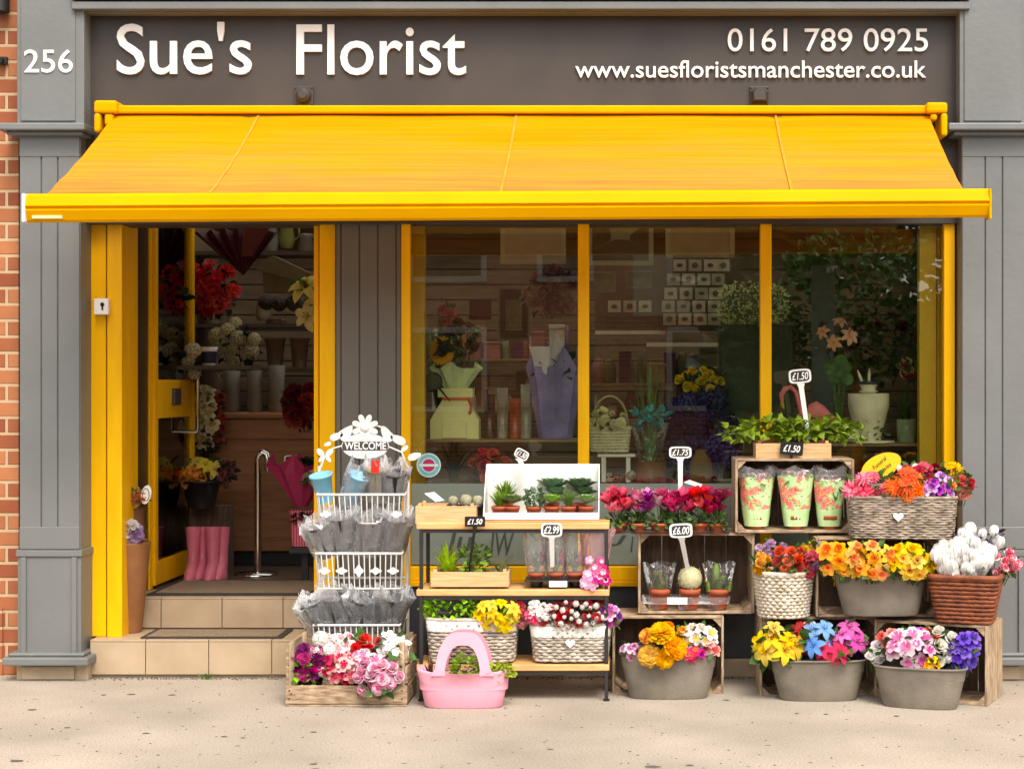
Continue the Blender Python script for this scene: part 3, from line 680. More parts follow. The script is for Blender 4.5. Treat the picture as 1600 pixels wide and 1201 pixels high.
def basket(label, px0, px1, pb0, pb1, py0, py1, y, dep, material, rows, ne=6., amp=.004, name='wicker_basket', heart=False, band=None, cat='basket', rot=0., stakes=1, round_=False, group=None):
    yf = y - dep/2
    cx = (X(px0, yf) + X(px1, yf))/2; a = (X(px1, yf) - X(px0, yf))/2; ab = (X(pb1, yf) - X(pb0, yf))/2
    zf = Z(py1, yf); h = Z(py0, yf) - zf
    t = thing(name, label, cat, (cx, y, zf), group); t.rotation_euler.z = rot
    b_ = dep/2 if not round_ else a; bb = b_*ab/a; m = MB(); N = 96
    r = h/rows*.56
    for i in range(rows):
        f_ = (i + .5)/rows; base = oval(1, 1, ne, N)
        A, B = ab + (a - ab)*f_ , bb + (b_ - bb)*f_
        loop = oval(A, B, ne, N, h*f_); out = []
        ph = PI*(i % 2)
        for k, p in enumerate(loop):
            s_ = amp*math.sin(k*2*PI/N*(N/4 if not stakes == 2 else N/6) + ph) if stakes else 0
            L_ = math.hypot(p[0], p[1]); out.append((p[0]*(1 + s_/L_*1.2), p[1]*(1 + s_/L_*1.2), p[2] + rnd(-.0015, .0015)))
        m.tube(out, [r*rnd(.8, 1.15) for _ in out], 5, closed=True)
    m.tube(oval(a*1.01, b_*1.01, ne, N, h), r*1.2, 6, closed=True)
    m.build('weave', material, t, world=False)
    MB().loft([oval(ab*.97, bb*.97, ne, 40, .002), oval(a*.97, b_*.97, ne, 40, h*.98)], 0, True, False).loft([oval(a*.95, b_*.95, ne, 40, h*.85), oval(a*.95, b_*.95, ne, 40, h*.86)]).build('liner', mat('liner_dark', rgb(70, 56, 46), .9), t, world=False)
    if band:
        m = MB(); z0_, z1_ = h*band[0], h*band[1]; n = 120; lo = []
        for k, p in enumerate(oval(ab + (a-ab)*band[0] + .008, bb + (b_-bb)*band[0] + .008, ne, n, z0_)): lo.append((p[0], p[1], p[2] + .004*abs(math.sin(k*.9))))
        m.loft([lo, oval(a + .009, b_ + .009, ne, n, z1_ - .004), oval(a, b_, ne, n, z1_ + .004)], 0, False, False); m.build('lace_band', lace, t, world=False)
    if heart:
        hx_, hz, hs_ = heart; pts = []
        for k in range(28):
            u = 2*PI*k/28; pts.append((.062*hs_*math.sin(u)**3 * 8, hs_*(.4*math.cos(u) - .155*math.cos(2*u) - .06*math.cos(3*u) - .03*math.cos(4*u))))
        pts = [(hx_ + p[0], hz + p[1]) for p in reversed(pts)]
        f_ = hz/h; yy = -(bb + (b_-bb)*f_) - .018
        hm = MB().prism(pts, yy, yy + .006); hm.f[0], hm.f[1] = hm.f[1], hm.f[0]
        ho = MB().prism(pts, yy, yy + .006).build('heart', letter, t, world=False)
    return t
def crate(label, px0, px1, py0, py1, y, dep=.30, rot=0., wz=None, group='wooden crates stacked on their sides', W_=None, H_=None, zb=None):
    """apple crate lying on its long side, open front at depth y"""
    cx = (X(px0, y) + X(px1, y))/2; W_ = W_ or X(px1, y) - X(px0, y); zb = Z(py1, y) if zb is None else zb; H_ = H_ or Z(py0, y) - Z(py1, y)
    t = thing('wooden_crate', label, 'crate', (cx, y, zb), group); t.rotation_euler.z = rot
    th = .011; a = W_/2; e = .0015
    for sx in (-1, 1):
        m = MB(); n = 3; w_ = dep/n
        for k in range(n): m.box(sx*a, sx*(a - th), k*w_ + .004, (k+1)*w_ - .010, rnd(0, .003), H_ - rnd(0, .003))
        m.build('side_panel', cratev, t, world=False, bevel=.0015)
    for z in (0, 1):
        m = MB(); n = 3; w_ = dep/n
        for k in range(n): m.box(-a + th + e, a - th - e, k*w_ + .005, (k+1)*w_ - .005, z*(H_ - th), z*(H_ - th) + th)
        m.build('long_panel', cratew, t, world=False, bevel=.0015)
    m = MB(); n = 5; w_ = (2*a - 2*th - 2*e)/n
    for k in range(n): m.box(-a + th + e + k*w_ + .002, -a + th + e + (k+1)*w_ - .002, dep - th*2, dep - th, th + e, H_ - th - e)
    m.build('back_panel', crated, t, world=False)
    s_ = .036
    for sx in (-1, 1):
        for sz in (0, 1):
            x = sx*(a - th - e); z = th + e if sz == 0 else H_ - th - e; dz = s_ if sz == 0 else -s_
            p = [(x, z), (x - sx*s_, z), (x, z + dz)]
            if sx * (1 if sz == 0 else -1) > 0: p = [p[0], p[2], p[1]]
            m = MB().prism(p, .006, dep - th*2 - .002); m.build('corner_block', cratew, t, world=False)
    return t
def pot(mb, cx, cy, z, r, h, mi=0, rim=True):
    mb.lathe([(r*.72, z), (r*.93, z + h*.72), (r, z + h*.72), (r*1.02, z + h), (r*.9, z + h), (r*.88, z + h*.85)], cx, cy, 20, mi)
    mb.lathe([(r*.9, z + h*.84), (.001, z + h*.86)], cx, cy, 20, mi + 1, cap0=False)
def price_tag(label, px, py, y, wpx, hpx, text, style, foot_px, foot_py, foot_y=None, rot=0., group='hand lettered price tags'):
    """board centre (px,py) at depth y; stake to the foot"""
    x, z = X(px, y), Z(py, y); w_, h_ = S(wpx, y), S(hpx, y); fy = foot_y if foot_y is not None else y + .01
    t = thing('price_tag', label, 'price tag', (X(foot_px, fy), fy, Z(foot_py, fy)), group)
    def rr(k, w_=w_, h_=h_):
        pts = []; a, b_ = w_/2*k, h_/2*(k if k == 1 else k*.93)
        for i in range(24):
            u = 2*PI*i/24; c_, s_ = math.cos(u), math.sin(u); e = 2/4.5 if style == 'white' else 2/14
            xx, zz = a*math.copysign(abs(c_)**e, c_), b_*math.copysign(abs(s_)**e, s_)
            pts.append((x + xx*math.cos(rot) - zz*math.sin(rot), z + xx*math.sin(rot) + zz*math.cos(rot)))
        return pts
    m = MB(); m.prism(rr(1), y, y + .004); bo = m.build('board', white if style == 'white' else blackp, t)
    if style == 'white': MB().prism(rr(.82), y - .0012, y + .001).build('face', mat('chalk_face', rgb(48, 44, 40), .7), bo)
    textmesh(text, x - w_*.37, x + w_*.37, z - h_*.27, z + h_*.27, y - .0025, .001, .012, shear=.25, rot=rot, m=letter, parent=bo)
    sw = S(4 if style == 'white' else 2.4, y); m = MB()
    bx_ = x + h_/2*math.sin(rot); bz = z - h_/2*math.cos(rot); fx, fz = X(foot_px, fy), Z(foot_py, fy)
    m.loft([[(bx_ - sw*1.6, y + .001, bz), (bx_ + sw*1.6, y + .001, bz), (bx_ + sw*1.6, y + .004, bz), (bx_ - sw*1.6, y + .004, bz)],
            [(bx_*.92 + fx*.08 - sw, y*.92 + fy*.08 + .001, bz*.92+fz*.08), (bx_*.92 + fx*.08 + sw, y*.92 + fy*.08 + .001, bz*.92+fz*.08), (bx_*.92 + fx*.08 + sw, y*.92 + fy*.08 + .004, bz*.92+fz*.08), (bx_*.92 + fx*.08 - sw, y*.92 + fy*.08 + .004, bz*.92+fz*.08)],
            [(fx - sw*.8, fy + .001, fz), (fx + sw*.8, fy + .001, fz), (fx + sw*.8, fy + .004, fz), (fx - sw*.8, fy + .004, fz)]], smooth=False)
    m.build('stake', white if style == 'white' else blackp, t)
    return t
def sleeve(mb, cx, cy, z, r0, r1, h, n=22, crumple=.10, mi=0, jag=.04):
    secs = []
    ph = [rnd(0, 6) for _ in range(6)]
    for j in range(9):
        t = j/8; s = []
        for k in range(n):
            a = 2*PI*k/n; r = r0 + (r1 - r0)*t**.9
            r *= 1 + crumple*(.2 + t)*math.sin(5*a + ph[0] + 2*t) + crumple*.7*math.sin(8*a + ph[1] - 3*t) + rnd(-.02, .02)
            s.append((cx + r*math.cos(a), cy + r*.8*math.sin(a), z + h*t + (jag*math.sin(4*a + ph[2]) + rnd(-.4, .4)*jag)*(t > .99)))
        secs.append(s)
    mb.loft(secs, mi, False, False)
# ---------------- crates on the right
YL = -.56
crate('bottom wooden crate beside the shelf stand, behind the tub of orange marigolds', 957, 1131, 962, 1085, -.46, .30)
crate('bottom middle wooden crate holding the tub of yellow and blue lilies', 1187, 1373, 963, 1089, -.50, .30)
cm = crate('weathered wooden crate turned sideways at the bottom right, side boards showing', 0, 0, 0, 0, -.62, .31, W_=.50, H_=.345, zb=.0)
cm.location = ((X(1377, -.55) + X(1531, -.76))/2, (-.55 - .76)/2, 0); cm.rotation_euler.z = R(-25)
crate('wooden crate holding three potted cacti in a clear carrier', 997, 1179, 838, 964, -.42, .30, zb=.352)
crate('wooden crate holding the tub of orange and yellow daffodils', 1275, 1466, 842, 966, -.53, .30, zb=.352)
crate('topmost wooden crate holding three rose-print wrapped plants', 1149, 1335, 718, 834, -.44, .29, zb=.716)
yf = -.56
tub('grey oval metal tub of orange marigolds and white flowers', 968, 1121, 1022, 1091, -.53)
tub('grey oval metal tub of yellow, blue and pink lilies', 1203, 1353, 1032, 1096, -.575)
tub('grey oval metal tub of pink, white and purple flowers in the turned crate', 1366, 1510, 1044, 1109, -.75, rot=R(-18))
tub('grey oval metal tub of daffodils, standing on the upper crate row', 1303, 1449, 900, 962, -.56)
basket('round whitewashed wicker basket of orange and yellow roses', 1182, 1273, 1192, 1266, 896, 966, -.48, .2, wwick, 13, 2., .0045, round_=True)
basket('tapered square brown wicker basket of white tulips', 1463, 1574, 1474, 1556, 902, 976, -.62, .26, bwick, 11, 7, .001, stakes=0, rot=R(-18))
q = basket('wide grey wicker basket with a white heart, full of mixed gerberas', 1331, 1500, 1335, 1494, 777, 842, -.50, .26, gwick, 17, 6, .0022, heart=(-.02, .10, .045), rot=R(-6))
# flowers there
O = (245, 130, 10); Y = (250, 200, 20); 
bunch('big orange marigold blooms spilling over the front of the left tub', 'marigold', [(255, 188, 15), (252, 168, 8)], 1030, 1007, -.60, 27, 22, 5, .052)
bunch('small orange carnations at the back of the marigold tub', 'carn', [(240, 140, 20), (235, 165, 20)], 1050, 985, -.52, 20, 8, 4, .028)
bunch('white open flowers with yellow and green centres at the back of the marigold tub', 'azalea', [((245, 240, 230), (240, 190, 40)), ((248, 244, 238), (210, 170, 140))], 1090, 993, -.54, 24, 14, 9, .034)
bunch('lilac and white primroses at the left end of the marigold tub', 'azalea', [((220, 170, 200), (200, 90, 160)), ((235, 200, 215), (170, 80, 150))], 988, 1014, -.57, 16, 10, 6, .026)
bunch('hot pink and purple primroses in the front of the marigold tub', 'azalea', [((225, 20, 100), (250, 120, 30)), ((190, 40, 140), (120, 20, 90))], 1075, 1018, -.585, 20, 8, 7, .026)
bunch('pale coral flower at the right end of the marigold tub', 'azalea', [((245, 170, 160), (225, 80, 80))], 1110, 1013, -.56, 8, 10, 3, .03)
bunch('bright yellow lilies hanging over the left end of their tub', 'lily', [((245, 205, 15), (170, 110, 10)), ((235, 190, 10), (150, 100, 10))], 1212, 1004, -.60, 27, 24, 7, .056)
bunch('deep red lilies between the yellow and the blue ones', 'lily', [((200, 20, 25), (90, 10, 10)), ((170, 20, 25), (210, 70, 20))], 1246, 998, -.56, 15, 20, 5, .05)
bunch('light blue lilies in the middle of the tub', 'lily', [((110, 160, 220), (60, 90, 170)), ((140, 180, 230), (60, 90, 170))], 1277, 997, -.60, 22, 18, 4, .052)
bunch('white lily at the back behind the light blue lilies', 'lily', [((245, 240, 230), (220, 190, 60))], 1264, 982, -.53, 6, 3, 2, .045)
bunch('orchid pink lilies at the right of the tub', 'lily', [((222, 90, 180), (150, 40, 100)), ((230, 115, 195), (150, 40, 100))], 1322, 996, -.58, 24, 18, 6, .052)
bunch('crimson pink lilies low in the middle of the tub', 'lily', [((230, 35, 85), (180, 30, 40))], 1301, 1018, -.625, 18, 9, 4, .048)
bunch('dark violet flowers at the right rim of the lily tub', 'azalea', [((60, 25, 90), (40, 10, 60)), ((200, 60, 150), (120, 20, 90))], 1342, 1013, -.58, 7, 14, 4, .028)
bunch('white roses at the left end of the turned crate tub', 'rose', [((255, 250, 245), (255, 245, 238))], 1367, 1018, -.66, 13, 13, 4, .036)
bunch('coral freesias behind the white roses', 'azalea', [((235, 120, 115), (210, 60, 70)), ((245, 150, 140), (220, 80, 80))], 1390, 1000, -.66, 16, 15, 6, .034)
bunch('pale pink hibiscus blooms at the front of the turned crate tub', 'azalea', [((248, 215, 225), (230, 110, 170)), ((240, 190, 215), (205, 80, 160))], 1425, 1012, -.74, 30, 24, 10, .042)
bunch('lilac and coral flowers at the back of the turned crate tub', 'azalea', [((205, 120, 215), (150, 60, 170)), ((240, 120, 100), (230, 80, 60))], 1432, 990, -.66, 28, 8, 7, .032)
bunch('large creamy white roses in the turned crate tub', 'rose', [((255, 252, 240), (252, 246, 230)), ((248, 240, 222), (250, 244, 230))], 1470, 1007, -.73, 18, 26, 7, .044)
bunch('small yellow blossoms hanging on the tub rim', 'azalea', [((245, 200, 20), (235, 150, 10))], 1456, 1037, -.79, 8, 8, 4, .022)
bunch('violet blue hydrangea spray hanging over the right end', 'azalea', [((110, 70, 205), (60, 30, 140)), ((130, 90, 215), (80, 40, 160))], 1506, 1012, -.74, 19, 28, 14, .032)
bunch('orange daffodils with deep orange trumpets on the left', 'daff', [((250, 170, 15), (240, 110, 5)), ((250, 195, 40), (245, 130, 10))], 1316, 872, -.64, 36, 22, 9, .046, tilt=.2)
bunch('orange yellow daffodils in the middle of the upper tub', 'daff', [((250, 190, 30), (245, 120, 10)), ((248, 175, 15), (240, 115, 5))], 1365, 873, -.66, 26, 22, 7, .046, tilt=.2)
bunch('pure yellow daffodils on the right of the upper tub', 'daff', [((250, 210, 15), (245, 180, 5)), ((240, 200, 10), (235, 170, 0))], 1421, 875, -.65, 32, 22, 10, .042, tilt=.2)
bunch('lilac carnations at the top left of the white basket', 'carn', [(205, 160, 205), (235, 200, 225)], 1208, 856, -.48, 24, 10, 7, .026)
bunch('golden yellow roses low on the left of the white basket', 'rose', [(245, 175, 20), (250, 190, 60)], 1195, 880, -.53, 18, 13, 6, .032)
bunch('orange red roses in the middle of the white basket', 'rose', [(235, 85, 30), (245, 130, 60), (230, 70, 45)], 1233, 870, -.56, 22, 20, 9, .033)
bunch('yellow roses at the top right of the white basket', 'rose', [(250, 195, 20)], 1262, 856, -.5, 12, 8, 4, .03)
bunch('raspberry and mauve flowers at the right of the white basket', 'carn', [(215, 50, 90), (160, 100, 160), (230, 90, 110)], 1265, 880, -.54, 18, 14, 7, .026)
bunch('pink spiky gerberas on the left of the grey basket', 'daisy', [((240, 110, 130), (215, 50, 90)), ((248, 150, 165), (225, 70, 110))], 1357, 758, -.55, 28, 16, 6, .048)
bunch('orange gerberas at the front of the grey basket', 'daisy', [((250, 110, 10), (245, 80, 5)), ((250, 130, 20), (240, 90, 10))], 1413, 758, -.59, 24, 18, 6, .045)
bunch('pink and raspberry chrysanthemums behind the orange gerberas', 'carn', [(225, 30, 80), (245, 110, 130)], 1433, 737, -.52, 18, 12, 6, .034)
bunch('white tulips standing up at the back of the grey basket', 'tulip', [(248, 242, 230)], 1425, 733, -.49, 26, 8, 4, .026, up=True)
bunch('violet and lilac pansies at the right of the grey basket', 'azalea', [((175, 60, 180), (90, 20, 120)), ((215, 160, 225), (160, 60, 170)), ((240, 225, 240), (170, 80, 180))], 1462, 760, -.58, 24, 17, 11, .028)
bunch('dark red carnation at the back right of the grey basket', 'carn', [(150, 15, 30)], 1466, 732, -.5, 7, 5, 2, .034)
bunch('yellow gerberas at the back right of the grey basket', 'daisy', [((248, 195, 10), (240, 150, 5))], 1487, 738, -.53, 10, 10, 3, .036)
bunch('coral pink roses at the right end of the grey basket', 'rose', [(245, 125, 110), (225, 40, 90), (250, 150, 130)], 1503, 757, -.54, 13, 16, 5, .038)
bunch('orange yellow rose buds at the right of the grey basket', 'rose', [(248, 160, 15)], 1484, 758, -.60, 7, 6, 2, .032)
bunch('many white tulips fanned out over the brown basket', 'tulip', [(255, 253, 248), (252, 248, 240)], 1502, 870, -.66, 43, 28, 32, .040, leaf=(80, 95, 70), up=True, nl=60)
bunch('tall white tulip buds with dark leaves above the brown basket', 'tulip', [(255, 253, 248)], 1528, 838, -.62, 36, 16, 9, .034, leaf=(60, 40, 80), up=True)
bunch('pink and white edged roses on the right of the brown basket', 'rose', [((245, 120, 150), (250, 225, 225)), ((225, 40, 95), (248, 200, 205))], 1560, 877, -.61, 27, 20, 10, .032)
# yellow oval card
ov = MB(); x, z = X(1376, -.5), Z(727, -.5); pts = []
for k in range(32):
    u = 2*PI*k/32; a, b_ = .093*math.cos(u), .052*math.sin(u); c_, s_ = math.cos(R(24)), math.sin(R(24)); pts.append((x + a*c_ - b_*s_, z + a*s_ + b_*c_))
o = ov.prism(pts, -.52, -.517).build('oval_sign', mat('oval_yellow', rgb(240, 190, 10), .5)); tag(o, 'tilted yellow oval card with handwriting above the grey wicker basket', 'sign')
ink = mat('ink', rgb(70, 50, 10), .7)
for dx, dz, tx in ((-.008, .014, 'Funeral'), (.012, -.014, 'Daisies')):
    textmesh(tx, x + dx - .038, x + dx + .038, z + dz - .009, z + dz + .010, -.5215, .001, 0, shear=.2, rot=R(42), m=ink, parent=o)
# printed sleeves in top crate
def rose_print():
    m = bpy.data.materials.new('rose_print'); m.use_nodes = True; n = m.node_tree; L = n.links; p = n.nodes['Principled BSDF']; p.inputs['Roughness'].default_value = .3
    tc = n.nodes.new('ShaderNodeTexCoord'); nz = n.nodes.new('ShaderNodeTexNoise'); nz.inputs['Scale'].default_value = 22
    L.new(tc.outputs['Object'], nz.inputs['Vector']); mm = n.nodes.new('ShaderNodeMixRGB'); mm.inputs[0].default_value = .16; L.new(tc.outputs['Object'], mm.inputs[1]); L.new(nz.outputs[1], mm.inputs[2])
    v = n.nodes.new('ShaderNodeTexVoronoi'); v.inputs['Scale'].default_value = 16; L.new(mm.outputs[0], v.inputs['Vector'])
    r = n.nodes.new('ShaderNodeValToRGB'); r.color_ramp.interpolation = 'CONSTANT'; e = r.color_ramp.elements
    e[0].position = 0; e[0].color = rgb(225, 90, 120); e[1].position = .16; e[1].color = rgb(245, 150, 150)
    for ps, c in ((.26, rgb(235, 110, 70)), (.36, rgb(245, 190, 150)), (.44, rgb(110, 150, 70)), (.50, rgb(190, 225, 150))): k_ = e.new(ps); k_.color = c
    L.new(v.outputs['Distance'], r.inputs[0]); 
    base = n.nodes.new('ShaderNodeValToRGB'); base.color_ramp.elements[0].color = rgb(165, 215, 130); base.color_ramp.elements[1].color = rgb(220, 238, 190); L.new(nz.outputs[0], base.inputs[0])
    sx = n.nodes.new('ShaderNodeSeparateXYZ'); L.new(tc.outputs['Object'], sx.inputs[0])
    z2 = n.nodes.new('ShaderNodeMath'); z2.operation = 'ADD'; L.new(sx.outputs[2], z2.inputs[0]); z3 = n.nodes.new('ShaderNodeMath'); z3.operation = 'MULTIPLY'; z3.inputs[1].default_value = .12; L.new(nz.outputs[0], z3.inputs[0]); L.new(z3.outputs[0], z2.inputs[1])
    g = n.nodes.new('ShaderNodeMath'); g.operation = 'GREATER_THAN'; g.inputs[1].default_value = .15; L.new(z2.outputs[0], g.inputs[0])
    g2 = n.nodes.new('ShaderNodeMath'); g2.operation = 'LESS_THAN'; g2.inputs[1].default_value = .49; L.new(v.outputs['Distance'], g2.inputs[0])
    g3 = n.nodes.new('ShaderNodeMath'); g3.operation = 'MULTIPLY'; L.new(g.outputs[0], g3.inputs[0]); L.new(g2.outputs[0], g3.inputs[1])
    mx = n.nodes.new('ShaderNodeMixRGB'); L.new(g3.outputs[0], mx.inputs[0]); L.new(base.outputs[0], mx.inputs[1]); L.new(r.outputs[0], mx.inputs[2]); L.new(mx.outputs[0], p.inputs['Base Color'])
    return m
rp = rose_print()
for px, w0, w1, top, lb in ((1182, 36, 56, 745, 'leftmost plant in pale green rose-print wrap in the top crate'), (1243, 36, 56, 741, 'middle plant in pale green rose-print wrap under the slate price tag'), (1296, 34, 50, 748, 'rightmost plant in pale green rose-print wrap in the top crate')):
    y = -.36; zb = .716 + .0135; zt = Z(top, y)
    t = thing('wrapped_plant', lb, 'wrapped plant', (X(px, y), y, zb), 'rose-print wrapped plants')
    m = MB(); pot(m, 0, 0, 0, S(16, y), .06); m.build('pot', [terra, soil], t, world=False)
    m = MB(); sleeve(m, 0, 0, .012, S(w0/2, y), S(w1/2, y), zt - zb - .012, crumple=.05, jag=.004); m.build('printed_sleeve', rp, t, world=False)
    m = MB(); sleeve(m, 0, 0, zt - zb - .004, S(w1/2*.98, y), S(w1/2*1.1, y), Z(729, y) - zt, crumple=.06, jag=.012); m.build('clear_sleeve', cello, t, world=False)
    m = MB(); leafcloud(m, 30, 0, 0, zt - zb - .03, .05, .05, .03, .04); m.build('foliage', leafm(), t, world=False)
    for k in range(6):
        a = k*1.05; child('bloom', bloom('azalea', (245, 235, 225), (200, 110, 120)), t, (.045*math.cos(a), .04*math.sin(a) - .01, zt - zb + .005), Vector((rnd(-.3, .3), -.8, .8)).to_track_quat('Z', 'Y'), .022)
def small_tray(label, px0, px1, py0, py1, y, dep, material=lwood, group='small pale wooden trays', feet=True):
    x0, x1 = X(px0, y), X(px1, y); z0_, z1_ = Z(py1, y), Z(py0, y); cx = (x0+x1)/2
    t = thing('wooden_tray', label, 'tray', (cx, y + dep/2, z0_), group)
    for ya_ in (y, y + dep - .01): MB().box(x0, x1, ya_, ya_ + .01, z0_, z1_).build('long_side', material, t, bevel=.0015)
    for xa_ in (x0, x1 - .01): MB().box(xa_, xa_ + .01, y + .011, y + dep - .011, z0_ + .001, z1_).build('short_side', material, t, bevel=.0015)
    MB().box(x0 + .011, x1 - .011, y + .011, y + dep - .011, z0_ + .002, z0_ + .01).build('base', material, t)
    for sx in (x0 + .011, x1 - .026):
        for sy in (y + .011, y + dep - .026): MB().box(sx, sx + .015, sy, sy + .015, z0_ + .011, z1_ + .012).build('corner_post', material, t)
    return t
small_tray('small pale wooden tray of ivy pots on top of the crate stack', 1181, 1299, 692, 716, -.40, .16)
for px, lb in ((1202, 'terracotta pot of trailing ivy at the left end of the top tray'), (1243, 'terracotta pot of ivy in the middle behind the slate tag'), (1276, 'terracotta pot of ivy at the right end of the top tray')):
    y = -.31; zb = Z(716, -.40) + .014
    t = thing('ivy_pot', lb, 'potted plant', (X(px, y), y, zb), 'potted ivy on the top tray')
    m = MB(); pot(m, 0, 0, 0, S(15, y), Z(686, y) - zb); m.build('pot', [terra, soil], t, world=False)
    m = MB(); leafcloud(m, 80, (px - 1240)*.0006, -.03, .118, .135, .07, .042, .050, kind='ivy'); leafcloud(m, 60, (px - 1240)*.0035, -.03, .10, .09, .05, .04, .034, kind='ivy')
    for _ in range(9):
        a = rnd(-1, 1); m.tube([(0, 0, .08), (a*.06, -.03, .16), (a*.15, -.05, .12 + rnd(-.02, .05))], .0016, 3)
    m.build('foliage', leafm((118, 142, 26)), t, world=False)
price_tag('black slate tag reading £1.50 on the front of the top tray', 1237, 700, -.425, 36, 20, '£1.50', 'black', 1237, 722, -.42, rot=R(-5))
price_tag('white framed £1.50 tag on a tall white stake in the ivy', 1250, 587, -.36, 35, 22, '£1.50', 'white', 1264, 686, -.35, rot=R(5))
price_tag('white framed £1.75 tag standing above the cyclamen tray', 1063, 706, -.40, 35, 18, '£1.75', 'white', 1063, 775, -.39)
price_tag('white framed £6.00 tag stuck in the cactus crate', 1064, 828, -.50, 36, 22, '£6.00', 'white', 1077, 900, foot_y=-.36, rot=R(3))
# cyclamen tray
y = -.40; zt_ = .352 + Z(838, -.42) - Z(964, -.42) + .003
t = thing('plant_tray', 'long black plastic tray of six cyclamen pots on the cactus crate', 'plant tray', (X(1043, y), y, zt_))
m = MB(); z1_ = Z(829, y - .05)
m.box(X(947, y), X(1140, y), y - .055, y + .1, z1_ - .006, z1_); 
for k in range(6):
    m.lathe([(.028, zt_), (.034, z1_ - .006)], X(964 + k*31.5, y), y - .012, 16)
m.build('tray_body', blackp, t, bevel=.002)
cyc = [('crimson and coral pink', [(225, 20, 75), (245, 100, 130)], 965), ('pale pink and violet', [(245, 165, 200), (170, 30, 150), (240, 120, 160)], 997), ('soft pink', [(245, 175, 205), (225, 130, 185), (215, 40, 110)], 1031), ('magenta', [(225, 20, 125), (235, 60, 120)], 1062), ('bright red', [(220, 15, 25), (235, 50, 40)], 1092), ('purple crimson', [(200, 15, 110), (165, 10, 70)], 1121)]
for i, (nm, cols, px) in enumerate(cyc):
    pz = z1_ - .012; yy = y - .012
    t = thing('cyclamen', 'cyclamen pot with %s flowers in the black tray' % nm, 'potted plant', (X(px, yy), yy, pz), 'cyclamen in the black tray')
    m = MB(); pot(m, 0, 0, 0, .045, Z(816, yy) - pz); m.build('pot', [terra, soil], t, world=False)
    m = MB(); leafcloud(m, 42, 0, -.012, .055, .048, .04, .028, .034)
    top = []
    for k in range(24):
        u, v = rnd(-1, 1), rnd(-1, 1); top.append((u*.052, rnd(-.05, .02), .118 + v*.04 + .02*(1 - u*u)))
    for p in top: m.tube([(0, 0, .04), (p[0]*.6, p[1], p[2]*.6), (p[0], p[1], p[2])], .0015, 3)
    m.build('foliage', leafm((72, 100, 42)), t, world=False)
    for k, p in enumerate(top):
        child('bloom', bloom('cyc', cols[k % len(cols)], None, k % 3), t, p, Vector((rnd(-.5, .5), rnd(-.9, .1), 1)).to_track_quat('Z', 'Y'), rnd(.026, .036))
q = MB(); q.prism([(X(1068, y), Z(754, y)), (X(1078, y), Z(750, y)), (X(1098, y), Z(757, y)), (X(1100, y), Z(764, y))][::-1], y + .06, y + .062)
tag(q.build('plant_label', letter), 'blank white plant label among the cyclamen', 'plant label')
# cactus carrier in crate
y = -.36; zc = .352 + .0125
t = thing('clear_carrier', 'clear plastic three pot carrier with a white sticker', 'carrier', (X(1072, y), y, zc))
m = MB(); za, zb_ = Z(943, y - .05), Z(932, y - .05)
m.loft([oval(S(67, y), .055, 6, 40, za - zc), oval(S(69, y), .058, 6, 40, zb_ - zc)], 0, True, False)
for dx in (-46, 0, 48): m.lathe([(.034, .002), (.040, za - zc)], S(dx, y), 0, 18, M=Matrix.Translation((0, 0, 0)))
m.build('carrier_body', cello, t, world=False)
MB().box(S(-30, y), S(1, y), -.0615, -.0602, za - zc + .001, zb_ - zc).build('sticker', letter, t, world=False)
for i, (px, kn, lb) in enumerate(((1034, 'spiky', 'wrapped cactus with thin upright stems at the left of the carrier'), (1081, 'round', 'big pale round cactus in the middle of the carrier'), (1126, 'lobed', 'wrapped green columnar cactus at the right of the carrier'))):
    t = thing('cactus', lb, 'cactus', (X(px - 3, y), y, zc + .004), 'cacti in the clear carrier'); ph_ = Z(920, y) - zc
    m = MB(); pot(m, 0, 0, 0, .048, ph_ ); m.build('pot', [terra, soil], t, world=False)
    m = MB(); ht = ph_
    if kn == 'round':
        n = 26; R0 = .052
        m.loft([[(R0*math.sin(p)*(1 + .09*math.cos(13*2*PI*k/n))*math.cos(2*PI*k/n), R0*.8*math.sin(p)*(1 + .09*math.cos(13*2*PI*k/n))*math.sin(2*PI*k/n), ht + .045 - .055*math.cos(p)) for k in range(n)] for p in [PI*j/10 for j in range(1, 10)]], smooth=True)
        leafcloud(m, 90, 0, 0, ht + .045, .055, .045, .055, .012, kind='needle', out=1.5)
        m.build('stem', mat('cactus_pale', rgb(176, 168, 120), .8, scale=60, col2=rgb(210, 204, 165)), t, world=False)
    elif kn == 'spiky':
        for k in range(12):
            a = rnd(0, 6.28); r_ = rnd(.0, .035); m.tube([(r_*math.cos(a), r_*math.sin(a), ht - .01), (r_*1.3*math.cos(a), r_*1.3*math.sin(a), ht + rnd(.04, .09))], [.009, .006], 7)
        m.build('stem', leafm((120, 130, 70)), t, world=False)
    else:
        for k, (dx, h_) in enumerate(((-.012, .125), (.02, .07), (-.04, .05), (.04, .05), (.0, .055))):
            n = 12; m.loft([[(dx + .017*(1 + .18*math.cos(6*2*PI*q/n))*math.cos(2*PI*q/n)*s_, -.015*(k > 1) + .017*(1 + .18*math.cos(6*2*PI*q/n))*math.sin(2*PI*q/n)*s_, ht - .01 + h_*tt) for q in range(n)] for tt, s_ in ((0, .9), (.5, 1), (.85, .95), (.97, .6), (1, .2))], smooth=True)
        m.build('stem', leafm((110, 135, 60)), t, world=False)
    if kn != 'round':
        m = MB(); sleeve(m, 0, 0, ht - .02, .048, .072, .135, crumple=.07, jag=.008); m.build('clear_sleeve', celloc, t, world=False)
